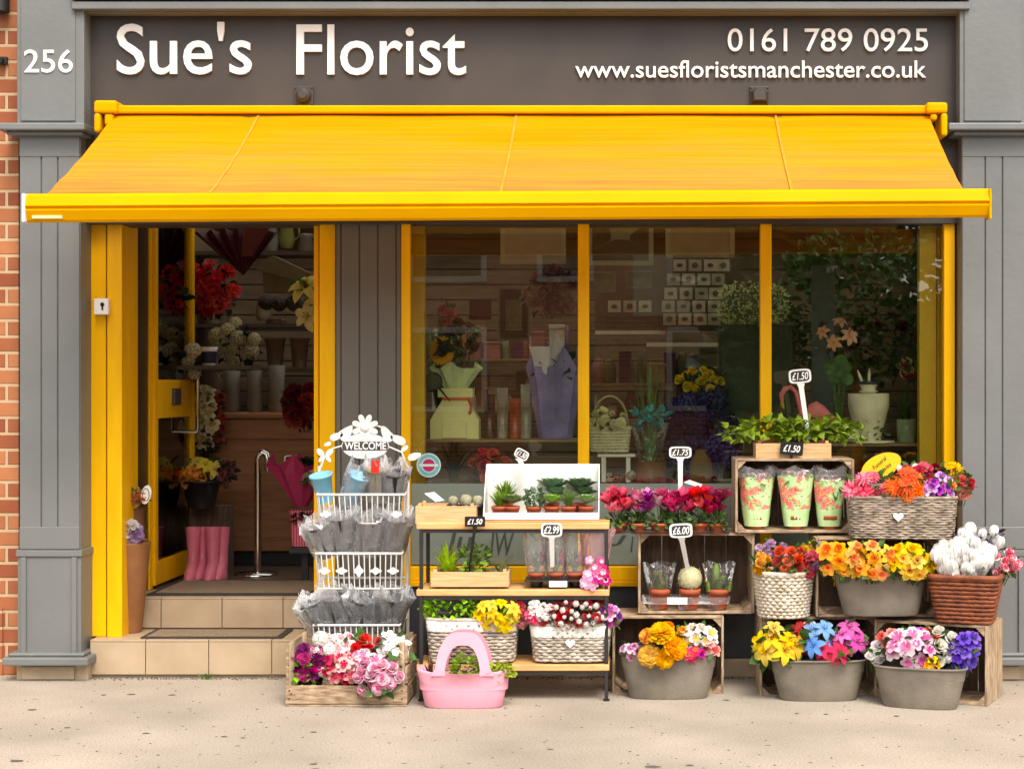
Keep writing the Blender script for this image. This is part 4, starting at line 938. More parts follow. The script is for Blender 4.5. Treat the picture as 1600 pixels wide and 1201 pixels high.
# ---------------- black shelf stand
ys0, ys1 = -.63, -.36     # front and back
sh = thing('shelf_stand', 'black metal stand with three pale wooden shelves in front of the window', 'shelf stand', (X(801, ys0), -.5, 0))
xl, xr = X(655, ys0), X(951, ys0)
lv = [Z(1047, ys0), Z(930, ys0), Z(826, ys0)]
for z in lv: MB().box(xl - .012, xr + .003, ys0 - .004, ys1, z, z + .028).build('shelf', shelfw, sh, bevel=.004)
for x in (xl, xr - .018):
    for y in (ys0, ys1 - .02):
        m = MB()
        zz = [0] + lv
        m.box(x, x + .016, y + .001, y + .017, .008, lv[0] - .001)
        for i in range(2): m.box(x, x + .016, y + .001, y + .017, lv[i] + .0285, lv[i+1] - .001)
        m.build('leg', black, sh, bevel=.002)
        MB().lathe([(.014, .0), (.014, .008)], x + .008, y + .009, 12, cap1=True).build('foot', black, sh)
m = MB()
for z in lv: m.box(xl + .017, xr - .019, ys0 + .003, ys0 + .018, z - .016, z - .0005); m.box(xl + .017, xr - .019, ys1 - .018, ys1 - .003, z - .016, z - .0005)
m.build('rail', black, sh)
ztop = lv[2] + .029; zmid = lv[1] + .029; zbot = lv[0] + .029
# top shelf
small_tray('honey coloured wooden tray of grey cacti at the left end of the top shelf', 649, 744, 790, 818, -.62, .2)
for px, r_, lb in ((708, .022, 'left small cactus in the honey wooden tray'), (728, .028, 'round woolly middle cactus in the honey wooden tray'), (746, .024, 'dark right cactus in the honey wooden tray')):
    t = thing('cactus', lb, 'cactus', (X(px, -.53), -.53, ztop + .012), 'small grey cacti')
    m = MB(); pot(m, 0, 0, 0, .028, .06); m.build('pot', [blackp, soil], t, world=False)
    m = MB(); n = 20
    m.loft([[(r_*math.sin(p)*(1 + .08*math.cos(10*2*PI*k/n))*math.cos(2*PI*k/n), r_*math.sin(p)*(1 + .08*math.cos(10*2*PI*k/n))*math.sin(2*PI*k/n), .075 - r_*1.1*math.cos(p)) for k in range(n)] for p in [PI*j/8 for j in range(1, 8)]])
    leafcloud(m, 50, 0, 0, .075, r_, r_, r_, .008, kind='needle', out=1.5)
    m.build('stem', mat('cactus_grey', rgb(120, 116, 88), .8, scale=60, col2=rgb(170, 166, 140)), t, world=False)
m = MB(); m.add([(X(663, -.6), -.6, Z(770, -.6)), (X(681, -.6), -.6, Z(783, -.6)), (X(694, -.56), -.55, Z(781, -.56)), (X(678, -.56), -.55, Z(768, -.56))], [(0, 1, 2, 3)]); m.box(X(680, -.57)-.002, X(680, -.57)+.002, -.572, -.57, ztop + .012, Z(778, -.57))
tag(m.build('plant_label', letter), 'tilted white label stuck in the honey wooden tray', 'plant label')
# white display box
t = thing('display_box', 'white open display box full of succulents on the top shelf', 'display box', (X(845, -.6), -.5, ztop))
xa, xb = X(755, -.61), X(936, -.61); m = MB()
zf0, zf1 = ztop + .012, Z(800, -.61)
m.box(xa, xb, -.615, -.609, zf0, zf1); m.box(xa, xb, -.41, -.404, zf0, Z(724, -.41)); m.box(xa, xb, -.608, -.411, zf0, zf0 + .004)
for x in (xa, xb - .004): m.prism([(0, 0), (1, 0), (1, 1), (0, 1)], 0, 0) if False else m.add([(x, -.608, zf0+.004), (x, -.411, zf0+.004), (x, -.411, Z(724, -.41)), (x, -.45, Z(724, -.41)), (x, -.55, zf1 + .09), (x, -.608, zf1), (x+.004, -.608, zf0+.004), (x+.004, -.411, zf0+.004), (x+.004, -.411, Z(724, -.41)), (x+.004, -.45, Z(724, -.41)), (x+.004, -.55, zf1+.09), (x+.004, -.608, zf1)],
    [(0, 5, 4, 3, 2, 1), (6, 7, 8, 9, 10, 11)] + [(i, (i+1) % 6, (i+1) % 6 + 6, i+6) for i in range(6)])
bo = m.build('box', white, t, bevel=.001)
MB().box(xa, xb, -.61, -.40, ztop + .0005, ztop + .0115).build('wooden_base', lwood, t)
cols6 = [(112, 142, 38), (120, 140, 84), (96, 124, 88), (142, 182, 74), (100, 132, 56), (140, 170, 108)]
lbs = ['spiky dark green succulent at the left end of the white box', 'curly grey green succulent, second from the left in the white box', 'small bushy dark succulent, third from the left in the white box', 'lime green rosette succulent, fourth from the left in the white box', 'grey trailing succulent, fifth from the left in the white box', 'pale rosette succulent at the right end of the white box', 'tall leafy succulent at the back left of the white box', 'large blue green rosette at the back centre of the white box', 'bright leafy rosette at the back right of the white box']
def rosette(m, cx, cy, z, r, n, el0=.2, mi=0, wd=.34):
    for k in range(n):
        tt = k/n; a = k*2.4; el = el0 + 1.1*tt; L_ = r*(1 - .55*tt)
        s = MB(); petal_strip(s, L_, L_*wd, lambda q: max(.06, math.sin(PI*(q*.8 + .12))**.6) if q < .99 else .05, lambda q, el=el: math.sin(el)*q*L_ , a, .002, 0, .5, 3)
        s.v = [(x*math.cos(el)+0 if False else x, y, zz) for x, y, zz in s.v]
        m.add([(cx + x*(.35 + .65*math.cos(el)), cy + y*(.35 + .65*math.cos(el)), z + zz + .01*tt) for x, y, zz in s.v], s.f, mi, smooth=True)
for i in range(9):
    px = [780, 800, 834, 862, 888, 916, 790, 862, 905][i]; bk = i > 5; y = -.47 if bk else -.565
    t = thing('succulent', lbs[i], 'succulent', (X(px, y), y, ztop + .0175), 'succulents in the white box')
    hp = Z(790 if not bk else 785, y) - ztop - .0175
    m = MB(); pot(m, 0, 0, 0, .034, hp); m.build('pot', [terra, soil], t, world=False)
    m = MB(); k = i % 3; hp += .012
    if i in (0, 4): blades(m, 70, 0, 0, hp - .02, .085, .06, .008, droop=.2)
    elif i in (1, 5, 3): rosette(m, 0, -.004, hp, .062, 24, .3, wd=.42)
    elif i == 2: leafcloud(m, 150, 0, 0, hp + .025, .045, .035, .032, .024)
    elif i == 6: blades(m, 90, 0, 0, hp - .01, .10, .08, .012, droop=.25)
    else: rosette(m, 0, 0, hp + .04, .088, 26, .5, wd=.42); rosette(m, .02, -.02, hp + .02, .07, 20, .3, wd=.42)
    m.build('foliage', leafm(cols6[i % 6] if i != 7 else (112, 146, 110)), t, world=False)
price_tag('white framed tag on a long stake leaning out of the white box', 815, 709, -.50, 22, 15, '£1.50', 'white', 832, 770, rot=R(-28), foot_y=-.5)
# middle shelf
small_tray('rough pale wooden tray of green houseplants on the middle shelf', 673, 795, 893, 916, -.62, .17, lwood)
for px, c, kn, lb in ((699, (178, 208, 32), 'b', 'bright lime leafy houseplant at the left of the middle tray'), (743, (118, 152, 52), 'o', 'small leaved green houseplant in the middle of the middle tray'), (782, (120, 128, 80), 'a', 'spiky grey air plant at the right of the middle tray')):
    y = -.54; t = thing('houseplant', lb, 'potted plant', (X(px, y), y, zmid + .011), 'houseplants in the middle tray')
    m = MB(); pot(m, 0, 0, 0, .036, .05); m.build('pot', [terra, soil], t, world=False)
    m = MB()
    if kn == 'b': blades(m, 60, 0, 0, .04, .155, .085, .016, droop=.3); blades(m, 30, .01, -.01, .04, .09, .08, .013, droop=.5)
    elif kn == 'o': leafcloud(m, 130, -.005, 0, .11, .07, .04, .065, .030); blades(m, 8, 0, 0, .04, .11, .04, .002)
    else: blades(m, 16, 0, 0, .04, .11, .09, .007, droop=.2); leafcloud(m, 30, -.02, 0, .05, .05, .04, .015, .02)
    m.build('foliage', leafm(c), t, world=False)
price_tag('black slate tag reading £1.50 on a thin black stake above the houseplants', 742, 814, -.665, 32, 16, '£1.50', 'black', 733, 892, foot_y=-.56)
t = thing('plant_tray', 'black plastic tray of sleeved air plants on the middle shelf', 'plant tray', (X(885, -.55), -.55, zmid))
m = MB(); zt2 = Z(906, -.62); m.box(X(819, -.62), X(947, -.62), -.62, -.44, zt2 - .007, zt2)
for px in (838, 868, 900, 932): m.lathe([(.026, zmid + .001), (.033, zt2 - .007)], X(px, -.55), -.55, 16)
m.build('tray_body', blackp, t, bevel=.002)
MB().box(X(858, -.625), X(886, -.625), -.6225, -.6205, zt2 - .028, zt2 - .002).build('sticker', letter, t)
for px, lb, c in ((838, 'sleeved air plant with a dark pink flower spike at the left of the black tray', (200, 70, 100)), (868, 'sleeved air plant with a tall pink spike, second in the black tray', (225, 100, 130)), (898, 'sleeved air plant with a pale pink spike, third in the black tray', (230, 120, 140))):
    y = -.54; t = thing('air_plant', lb, 'potted plant', (X(px, y), y, zt2 - .03), 'sleeved air plants'); hp = Z(893, y) - zt2 + .03
    m = MB(); pot(m, 0, 0, 0, .037, hp); m.build('pot', [terra, soil], t, world=False)
    m = MB(); blades(m, 60, 0, 0, hp - .01, .12, .055, .003, droop=.15); m.build('foliage', leafm((100, 112, 62)), t, world=False)
    m = MB(); m.loft([[(.028 + .013*s_*math.cos(k) , -.012 + .007*s_*math.sin(k), hp + .03 + .075*tt) for k in [PI*q/4 for q in range(8)]] for tt, s_ in ((0, .3), (.3, 1), (.7, .9), (1, .15))]); m.build('flower_spike', petal(c), t, world=False)
    m = MB(); sleeve(m, 0, 0, hp - .025, .036, .062, Z(829, y) - Z(893, y) + .02, crumple=.08, jag=.006); m.build('clear_sleeve', cello, t, world=False)
y = -.56; t = thing('orchid', 'magenta orchid in a pink tinted sleeve at the right end of the middle shelf', 'potted plant', (X(932, y), y, zt2 - .03))
m = MB(); pot(m, 0, 0, 0, .034, .045); m.build('pot', [terra, soil], t, world=False)
m = MB(); sleeve(m, 0, 0, .03, .035, .078, Z(824, y) - zt2, crumple=.1, jag=.01); m.build('clear_sleeve', mix_clear('pink_cellophane', .22, rgb(250, 200, 205), .15, 1., 26, diff=.6), t, world=False)
for dx, dz, s_ in ((-.03, .055, .032), (.01, .045, .034), (-.045, .02, .03), (.03, .07, .03), (.0, .085, .027), (-.02, .012, .032), (.045, .03, .026), (.02, .115, .02), (-.03, .12, .02)):
    child('bloom', bloom('azalea', (232, 60, 140) if dx > -.02 else (245, 165, 200), (250, 215, 230)), t, (dx, -.062 - rnd(0, .015), dz), Vector((rnd(-.5, .5), -1, rnd(-.2, .6))).to_track_quat('Z', 'Y'), s_)
m = MB(); blades(m, 12, 0, 0, .03, .12, .05, .006); m.build('foliage', leafm(), t, world=False)
price_tag('white framed £2.99 tag standing in the sleeved air plants', 862, 827, -.665, 33, 22, '£2.99', 'white', 863, 885, foot_y=-.60)
# bottom shelf baskets
basket('whitewashed wicker planter with heart behind the pink bag', 666, 806, 672, 800, 968, 1035, -.52, .22, pwick, 13, 6, .0035, heart=(-.015, .115, .042), band=(.72, 1.), group='lace trimmed planters')
basket('whitewashed wicker planter with heart and red and white flowers', 829, 953, 838, 949, 976, 1034, -.52, .22, pwick, 12, 6, .0035, heart=(0, .085, .042), band=(.66, 1.), group='lace trimmed planters')
t = thing('leafy_plant', 'bright green leafy plant filling the left half of the left planter', 'plant', (X(708, -.54), -.54, Z(968, -.6)))
m = MB(); leafcloud(m, 260, 0, -.02, .055, .135, .08, .06, .028); m.build('foliage', leafm((152, 204, 22)), t, world=False)
bunch('yellow trumpet flowers spilling over the left planter', 'lily', [((250, 215, 15), (235, 170, 0)), ((245, 200, 10), (220, 150, 0))], 779, 955, -.60, 30, 20, 10, .040, leaf=(130, 170, 30))
bunch('white and cream flowers at the back of the left planter', 'carn', [(245, 240, 225), (240, 225, 200)], 785, 934, -.53, 24, 8, 7, .028)
bunch('pink and coral carnations at the right end of the left planter', 'carn', [(240, 120, 125), (235, 70, 90), (245, 150, 150)], 803, 955, -.57, 15, 22, 9, .032)
bunch('red and crimson cyclamens at the back of the right planter', 'cyc', [(215, 20, 30), (225, 40, 80), (190, 15, 30)], 905, 944, -.53, 44, 12, 18, .025)
bunch('pink and white blossoms at the left of the right planter', 'azalea', [((240, 120, 150), (225, 60, 110)), ((248, 235, 230), (235, 180, 180)), ((248, 240, 235), (240, 200, 190))], 845, 956, -.60, 20, 18, 15, .024)
bunch('small white tulip buds scattered over the right planter', 'tulip', [(248, 242, 235)], 893, 957, -.61, 50, 20, 26, .017, leaf=(50, 80, 35))
bunch('scarlet blooms among the white buds of the right planter', 'carn', [(205, 15, 30), (215, 50, 40)], 890, 962, -.60, 55, 14, 9, .022)
bunch('lilac pink flowers at the right end of the right planter', 'azalea', [((225, 95, 175), (160, 50, 140)), ((150, 80, 160), (90, 40, 120)), ((240, 200, 225), (220, 120, 180))], 953, 962, -.60, 12, 14, 7, .028)
# pink rubber bag
yb2 = -.745; t = thing('rubber_bag', 'pink rubber bag with arched handle standing on the pavement', 'bag', (X(725, yb2), yb2 + .0, 0.001))
a_, h_ = S(73, yb2), Z(1050, yb2 - .06); m = MB()
secs = [oval(a_*k, .075*k, 3.2, 44, z) for k, z in ((.78, 0), (.83, .006), (.9, h_*.5), (.99, h_*.97))]
top = [(p[0], p[1], h_ + .02*(abs(p[0])/a_)**3 - .004) for p in oval(a_*1.0, .076, 3.2, 44)]
inn = [(p[0]*.965, p[1]*.93, h_ + .02*(abs(p[0])/a_)**3 - .004) for p in oval(a_*1.0, .076, 3.2, 44)]
m.loft(secs + [top, inn, oval(a_*.94, .068, 3.2, 44, h_*.5)], 0, True, False); m.build('body', pinkr, t, world=False)
for sy in (-1, 1):
    m = MB(); pa = []; w1, hh = S(39, yb2), Z(980, yb2) - h_
    out_, in_ = [], []
    for k in range(25):
        u = PI*k/24; c_, s_ = math.cos(u), math.sin(u)
        xo = w1*math.copysign(abs(c_)**.62, c_)*(1.12 - .16*s_); zo = hh*s_**.85
        xi = (w1 - S(14, yb2) + .0)*math.copysign(abs(c_)**.62, c_)*(1.12 - .16*s_) - 0; zi = (hh - S(20, yb2))*s_**.85
        if k in (0, 24): xo *= 1.12; xi *= .94
        out_.append((xo, h_ - .012 + zo)); in_.append((xi, h_ - .012 + zi))
    y0 = sy*.072 - .005
    for k in range(24):
        q = [out_[k], out_[k+1], in_[k+1], in_[k]]
        m.add([(p[0], y0 - sy*.03*max(0, p[1] - h_)/hh, p[1]) for p in q] + [(p[0], y0 + .010 - sy*.03*max(0, p[1] - h_)/hh, p[1]) for p in q], [(0, 1, 2, 3), (7, 6, 5, 4), (0, 4, 5, 1), (3, 2, 6, 7)])
    m.build('handle', pinkr, t, world=False)
for px, py, c, kn, lb in ((728, 1040, (132, 165, 42), 'o', 'light green leafy plant in the middle of the pink bag'), (779, 1047, (142, 160, 36), 'o', 'olive green plant at the right end of the pink bag'), (674, 1030, (84, 52, 36), 'b', 'dry brown leaves sticking up at the left end of the pink bag')):
    y = yb2; t = thing('leafy_plant', lb, 'plant', (X(px, y), y, h_*.55), 'plants in the pink bag')
    m = MB()
    if kn == 'o': leafcloud(m, 130, 0, -.015, Z(py, y) - h_*.55, .065, .045, .042 if px < 750 else .022, .03); m.tube([(0, 0, 0), (0, 0, .05)], .004, 4)
    else: blades(m, 26, 0, 0, 0, .14, .05, .011, droop=.1)
    m.build('foliage', leafm(c), t, world=False)
# ---------------- slatted crate of flowers
t = thing('slatted_crate', 'weathered wooden fruit crate with open slats, overflowing with pink, red and white flowers', 'crate', (X(541, -.75), -.60, 0))
x0, x1 = X(446, -.755), X(636, -.755); y0, y1 = -.757, -.42; m = MB(); zt3 = .262
m.box(x0, x1, y0, y0 + .012, .012, Z(1070, y0)); m.box(x0, x1, y0 + .001, y0 + .013, .0, .009); mo = m.build('front_board', cratew, t, bevel=.002)
m = MB(); m.box(x0, x1, y1 - .012, y1, .09, .165); m.box(x0, x1, y1 - .012, y1, .01, .08); m.box(x0, x1, y1 - .012, y1, .175, zt3); m.build('back_board', cratew, t, bevel=.002)
for sx in (0, 1):
    for za, zb_ in ((.012, .085), (.098, .17), (.185, zt3)):
        a = x0 if sx == 0 else x1 - .012
        MB().box(a, a + .012, y0 + .0135, y1 - .0135, za, zb_).build('side_board', cratew, t, bevel=.002)
    for y_ in (y0 + .014, y1 - .034):
        a = x0 + .0125 if sx == 0 else x1 - .0355
        MB().box(a, a + .023, y_, y_ + .02, .012, zt3 + .012).build('corner_post', cratev, t, bevel=.002)
a = x1 - .062; MB().box(a, a + .026, y0 + .0135, y0 + .0235, .10, .245).build('corner_post', cratev, t, bevel=.002)
MB().box(x0 + .013, x1 - .013, y0 + .014, y1 - .014, .012, .02).build('base', crated, t)
m = MB()
for px, py in ((452, 1078), (452, 1091), (628, 1078), (628, 1091), (455, 1083)): m.lathe([(.004, 0), (.0035, .0015)], 0, 0, 8, M=Matrix.Translation((X(px, y0), y0 - .0002, Z(py, y0))) @ Matrix.Rotation(R(90), 4, 'X'), cap1=True)
m.build('nail_head', mat('rust', rgb(84, 48, 34), .8), mo)
for px, lb in ((484, 'black plastic pot in the left of the slatted crate'), (560, 'black plastic pot in the middle of the slatted crate')):
    m = MB(); pot(m, 0, 0, 0, .062, .11); t2 = thing('plastic_pot', lb, 'pot', (X(px, -.66), -.66, .021), 'black pots in the slatted crate'); m.build('pot_body', [blackp, soil], t2, world=False)
bunch('magenta and purple ranunculus at the left of the slatted crate', 'carn', [(200, 20, 130), (135, 15, 110), (215, 50, 150), (120, 10, 90)], 483, 1033, -.70, 24, 20, 10, .034, leaf=(110, 165, 30), nl=30)
bunch('white hydrangea heads beside the purple flowers', 'hydr', [(248, 244, 232)], 507, 1018, -.69, 12, 24, 4, .038)
bunch('white and pink azaleas at the top of the slatted crate', 'azalea', [((250, 225, 225), (240, 120, 140)), ((248, 244, 240), (245, 170, 180))], 533, 1005, -.66, 28, 13, 11, .032)
bunch('coral pink edged azaleas in the middle of the slatted crate', 'azalea', [((245, 150, 150), (225, 50, 90)), ((250, 205, 200), (235, 60, 90)), ((215, 40, 100), (160, 20, 70))], 538, 1040, -.71, 28, 20, 14, .032)
bunch('bright red roses at the back of the slatted crate', 'rose', [(215, 20, 20), (230, 40, 25)], 574, 1004, -.66, 30, 12, 6, .040)
bunch('white lilies with brown centres at the right of the slatted crate', 'lily', [((250, 245, 235), (150, 60, 40))], 612, 1010, -.68, 18, 16, 5, .058)
bunch('large pale pink roses hanging over the front of the slatted crate', 'rose', [((250, 200, 215), (240, 150, 185)), ((248, 215, 225), (235, 130, 180))], 590, 1056, -.745, 34, 26, 12, .044)
bunch('pale pink azaleas above the large pink roses', 'azalea', [((250, 205, 220), (240, 150, 185)), ((252, 225, 235), (235, 130, 170))], 577, 1028, -.71, 26, 14, 9, .034)
t = thing('leafy_plant', 'yellow green leaves hanging at the left corner of the slatted crate', 'plant', (X(476, -.72), -.72, Z(1060, -.72)))
m = MB(); leafcloud(m, 70, 0, 0, .03, .055, .03, .06, .032); m.build('foliage', leafm((130, 180, 35)), t, world=False)
for px, py, lb in ((578, 1078, 'left'), (582, 1083, '')): pass
q = MB().box(X(574, -.78), X(582, -.78), -.79, -.788, Z(1088, -.79), Z(1075, -.79)); tag(q.build('plant_label', letter), 'small white label hanging over the front board of the slatted crate', 'plant label')

# ---------------- white wire stand with WELCOME plate
yw = -.30
t = thing('welcome_stand', 'white wire display stand with a WELCOME plate and three baskets', 'display stand', (X(568, yw), yw, 0))
xa, xb = X(499, yw), X(637, yw); m = MB()
for x in (xa, xb): m.tube([(x, yw, 0), (x, yw, Z(727, yw))], .008, 8)
for z in (.05, .5): m.tube([(xa, yw, z), (xb, yw, z)], .006, 6)
for x in (xa, xb): m.tube([(x, yw, .02), (x, yw - .2, .02), (x, yw - .2, .1)], .007, 6)
m.build('frame', white, t)
zc_ = Z(700, yw); m = MB(); cx = X(570, yw)
arc = lambda r_, k: (cx + r_*.9*math.cos(k), yw, zc_ + r_*.66*math.sin(k))
m.tube([arc(S(58, yw), PI*k/20) for k in range(2, 19)], .004, 6); m.tube([(X(502, yw), yw, Z(720, yw)), (X(520, yw), yw, Z(700, yw)), (X(540, yw), yw, Z(694, yw))], .004, 6); m.tube([(X(637, yw), yw, Z(730, yw)), (X(628, yw), yw, Z(706, yw)), (X(600, yw), yw, Z(694, yw))], .004, 6)
for px, py, an, s_ in ((542, 676, 55, 14), (526, 681, 20, 11), (604, 677, 120, 14), (622, 686, 155, 13), (648, 712, 20, 11), (512, 693, 200, 6), (632, 700, 220, 7)):
    c_, sn = math.cos(R(an)), math.sin(R(an)); cx2, cz2 = X(px, yw), Z(py, yw); L_ = S(s_, yw); pts = []
    for k in range(14):
        u = 2*PI*k/14; a, b_ = L_*math.cos(u), L_*.5*math.sin(u)*(1 - .25*math.cos(u)); pts.append((cx2 + a*c_ - b_*sn, cz2 + a*sn + b_*c_))
    m.prism(pts, yw - .004, yw)
m.build('leaf_scroll', white, t)
m = MB(); fx, fz = X(571, yw), Z(667, yw)
for k in range(8):
    u = 2*PI*k/8 + .39; L_ = S(21, yw); pts = []
    for q in range(12):
        v = 2*PI*q/12; a, b_ = L_*.58 + L_*.45*math.cos(v), L_*.19*math.sin(v)*(1.1 + .3*math.cos(v)); pts.append((fx + a*math.cos(u) - b_*math.sin(u), fz + a*math.sin(u) + b_*math.cos(u)))
    m.prism(pts, yw - .012 - .001*(k % 2), yw - .008)
m.lathe([(S(8, yw), 0), (S(7, yw), .006), (S(3, yw), .010)], 0, 0, 16, M=Matrix.Translation((fx, yw - .012, fz)) @ Matrix.Rotation(R(90), 4, 'X'), cap1=True)
m.build('daisy_ornament', white, t)
m = MB(); ox, oz = X(571, yw), Z(696, yw)
m.prism([(ox + S(37, yw)*math.cos(2*PI*k/36), oz + S(20, yw)*math.sin(2*PI*k/36)) for k in range(36)], yw - .009, yw - .005); pl2 = m.build('welcome_plate', white, t)
MB().prism([(ox + S(a, yw), oz + S(b_, yw)) for a, b_ in ((-35, -7), (35, -7), (36, 0), (34, 7), (-34, 7), (-36, 0))], yw - .0105, yw - .0095).build('band', mat('cutout_dark', rgb(70, 66, 62), .7), pl2)
textmesh('WELCOME', X(539, yw), X(604, yw), oz - S(5.6, yw), oz + S(6.5, yw), yw - .0125, .0015, .02, m=letter, parent=pl2)
m = MB()
for px, py, s_ in ((508, 711, 12),):
    for sx in (-1, 1):
        for sz, k_ in ((1, 1), (-1, .75)):
            pts = [(X(px, yw) + sx*(.003 + S(s_*k_, yw)*(.5 + .5*math.cos(2*PI*q/12))), Z(py, yw) + sz*S(s_*.42, yw) + S(s_*.45*k_, yw)*math.sin(2*PI*q/12) + sz*S(s_*.25, yw)*math.cos(2*PI*q/12)) for q in range(12)]
            if sx < 0: pts.reverse()
            m.prism(pts, yw - .006, yw - .003)
    m.tube([(X(px, yw), yw, Z(py, yw)), (X(px - 8, yw), yw, Z(py + 22, yw))], .005, 6)
m.build('butterfly_ornament', white, t)
tiers = [(495, 633, 772, 818, 'top'), (493, 628, 864, 920, 'middle'), (489, 624, 976, 1040, 'bottom')]
fy = yw - .17
for (p0, p1, t0, t1, nm) in tiers:
    m = MB(); xa_, xb_ = X(p0, fy), X(p1, fy); za, zb_ = Z(t0, fy), Z(t1, fy)
    m.tube([(X(500, yw), yw, Z(t0, fy) + .01), (xa_, fy, za), (xb_, fy, za), (X(636, yw), yw, Z(t0, fy) + .01)], .0055, 6)
    m.tube([(X(505, yw), yw, zb_), (xa_ + .01, fy + .03, zb_), (xb_ - .01, fy + .03, zb_), (X(632, yw), yw, zb_)], .004, 6)
    for k in range(17):
        u = k/16; m.tube([(xa_ + (xb_ - xa_)*u, fy, za), (xa_ + .01 + (xb_ - xa_ - .02)*u, fy + .03, zb_)], .0028, 5)
    for k in range(5):
        u = k/4; m.tube([(xa_ + (X(505, yw) - xa_)*u, fy + (yw - fy)*u, za), (xa_ + .01 + (X(505, yw) - xa_)*u, fy + .03 + (yw - fy - .03)*u, zb_)], .0028, 5); m.tube([(xb_ + (X(632, yw) - xb_)*u, fy + (yw - fy)*u, za), (xb_ - .01 + (X(632, yw) - xb_)*u, fy + .03 + (yw - fy - .03)*u, zb_)], .0028, 5)
    wbk = m.build('wire_basket', white, t)
    m = MB()
    for k in (range(5) if nm == 'middle' else ((0, 4) if nm == 'top' else ())):
        px = p0 + 14 + k*(p1 - p0 - 28)/4; py = t0 + 27 if nm == 'middle' else t0 + 31; n = 16; pts = []
        for q in range(n):
            u = 2*PI*q/n; rr = S(8, fy)*(1 + .22*math.cos(4*u)); pts.append((X(px, fy) + rr*math.cos(u)*(1.0 if k != 2 else .8), Z(py, fy) + rr*(.6 if k != 2 else 1.)*math.sin(u)))
        m.prism(pts, fy - .002, fy + .002)
    if m.v: m.build('flower_ornament', white, wbk)
def cup(mb, M, r, h, mi=0):
    mb.lathe([(r*.68, 0), (r*.95, h*.93), (r*1.07, h*.94), (r*1.07, h), (r*.93, h), (r*.64, .006), (.001, .006)], 0, 0, 24, mi, M=M)
gp = mat('grey_pot', rgb(52, 50, 54), .4); blu = mat('blue_pot', rgb(130, 195, 225), .4, var=.05); cello_b = mix_clear('cellophane_bundle', .20, (.95, .95, .97, 1), .12, 1., 34, diff=.5)
khk = mat('khaki_pot', rgb(150, 138, 92), .5)
items = [(509, 740, 0, -8, .050, .13, blu, 0, 'light blue plastic pot at the top left of the wire stand'), (546, 738, 0, 22, .050, .14, blu, 1, 'second light blue pot in cellophane, leaning in the top wire basket'),
    (587, 732, 0, 4, .046, .14, khk, 1, 'khaki pot with a red card wrapped in cellophane in the top wire basket'), (616, 738, 0, 3, .052, .13, gp, 1, 'dark grey wrapped pot at the right of the top wire basket')]
for i, (px, py, nm_) in enumerate(((512, 818, 'leftmost'), (538, 806, 'second'), (574, 812, 'third'), (612, 808, 'rightmost'))):
    items.append((px, py, 1, (-15, -6, 5, 9)[i], .056, .15, gp, 2, '%s dark grey pot wrapped in clear film in the middle wire basket' % nm_))
for i, (px, py, nm_) in enumerate(((506, 935, 'leftmost'), (530, 930, 'second'), (568, 934, 'third'), (608, 930, 'rightmost'))):
    items.append((px, py, 2, (-20, -8, 4, 9)[i], .056, .145, gp, 2, '%s dark grey pot wrapped in clear film in the bottom wire basket' % nm_))
for px, py, tier, tl, r, h, mt, wrapk, lb in items:
    y = fy + .085 - (.02 if wrapk == 2 else 0); zt4 = Z(py - 2, y)
    tt = thing('wrapped_pot', lb, 'pot', (X(px, y), y, zt4 - h), 'empty pots in the wire baskets')
    Mx = Matrix.Rotation(R(tl), 4, 'Y') @ Matrix.Rotation(R(14), 4, 'X')
    m = MB(); cup(m, Mx, r, h); m.build('pot', mt, tt, world=False)
    if wrapk:
        m = MB(); s2_ = MB(); sleeve(s2_, 0, 0, -.01, r*.95, r*(1.5 if wrapk == 2 else 1.3), h*(1.22 if wrapk == 2 else 1.4), crumple=.22 if wrapk == 2 else .14, jag=.024)
        if wrapk == 2: sleeve(s2_, r*.2, -r*.15, h*.25, r*.8, r*1.2, h*1.0, n=18, crumple=.26, jag=.03)
        m.add(s2_.v, s2_.f, 0, Mx, True); m.build('wrap', cello_b, tt, world=False)
    if mt is khk: MB().box(-.018, .018, -.05, -.047, h*.98, h*1.4, M=Mx).build('card', mat('red_card', rgb(225, 40, 30), .5), tt, world=False)

# ---------------- paper cone vases by the door
brn = mat('brown_cone', rgb(128, 82, 42), .7, scale=10, col2=rgb(150, 100, 56))
y = .2; t = thing('cone_vase', 'tall brown cone shaped vase with lilac flowers on the door step', 'vase', (X(203, y), y, .182))
m = MB(); hc_ = Z(845, y) - .182
m.lathe([(.055, 0), (.058, .01), (.082, hc_*.6), (.098, hc_*.97), (.098, hc_), (.09, hc_), (.08, hc_*.8)], 0, 0, 28); m.lathe([(.082, hc_*.82), (.001, hc_*.82)], 0, 0, 28, cap0=False); m.build('cone', brn, t, world=False)
bunch('lilac and white flowers in the tall brown cone vase', 'carn', [(200, 170, 205), (170, 130, 180), (235, 225, 220)], 205, 833, .16, 15, 15, 11, .034, leaf=(120, 110, 80))
y = .28; t = thing('cone_vase', 'upper brown cone with a round wire handle standing behind the lilac flowers', 'vase', (X(206, y), y, .182))
m = MB(); h2 = Z(788, y) - .182; m.lathe([(.03, 0), (.05, h2*.6), (.06, h2*.97), (.06, h2), (.05, h2*.95), (.001, h2*.9)], 0, 0, 24); m.build('cone', mat('dark_cone', rgb(112, 70, 40), .7), t, world=False)
bunch('peach, orange and yellow dried flowers above the upper cone', 'carn', [(215, 130, 90), (200, 110, 60), (225, 190, 80), (120, 130, 60)], 208, 775, .24, 18, 14, 11, .030)
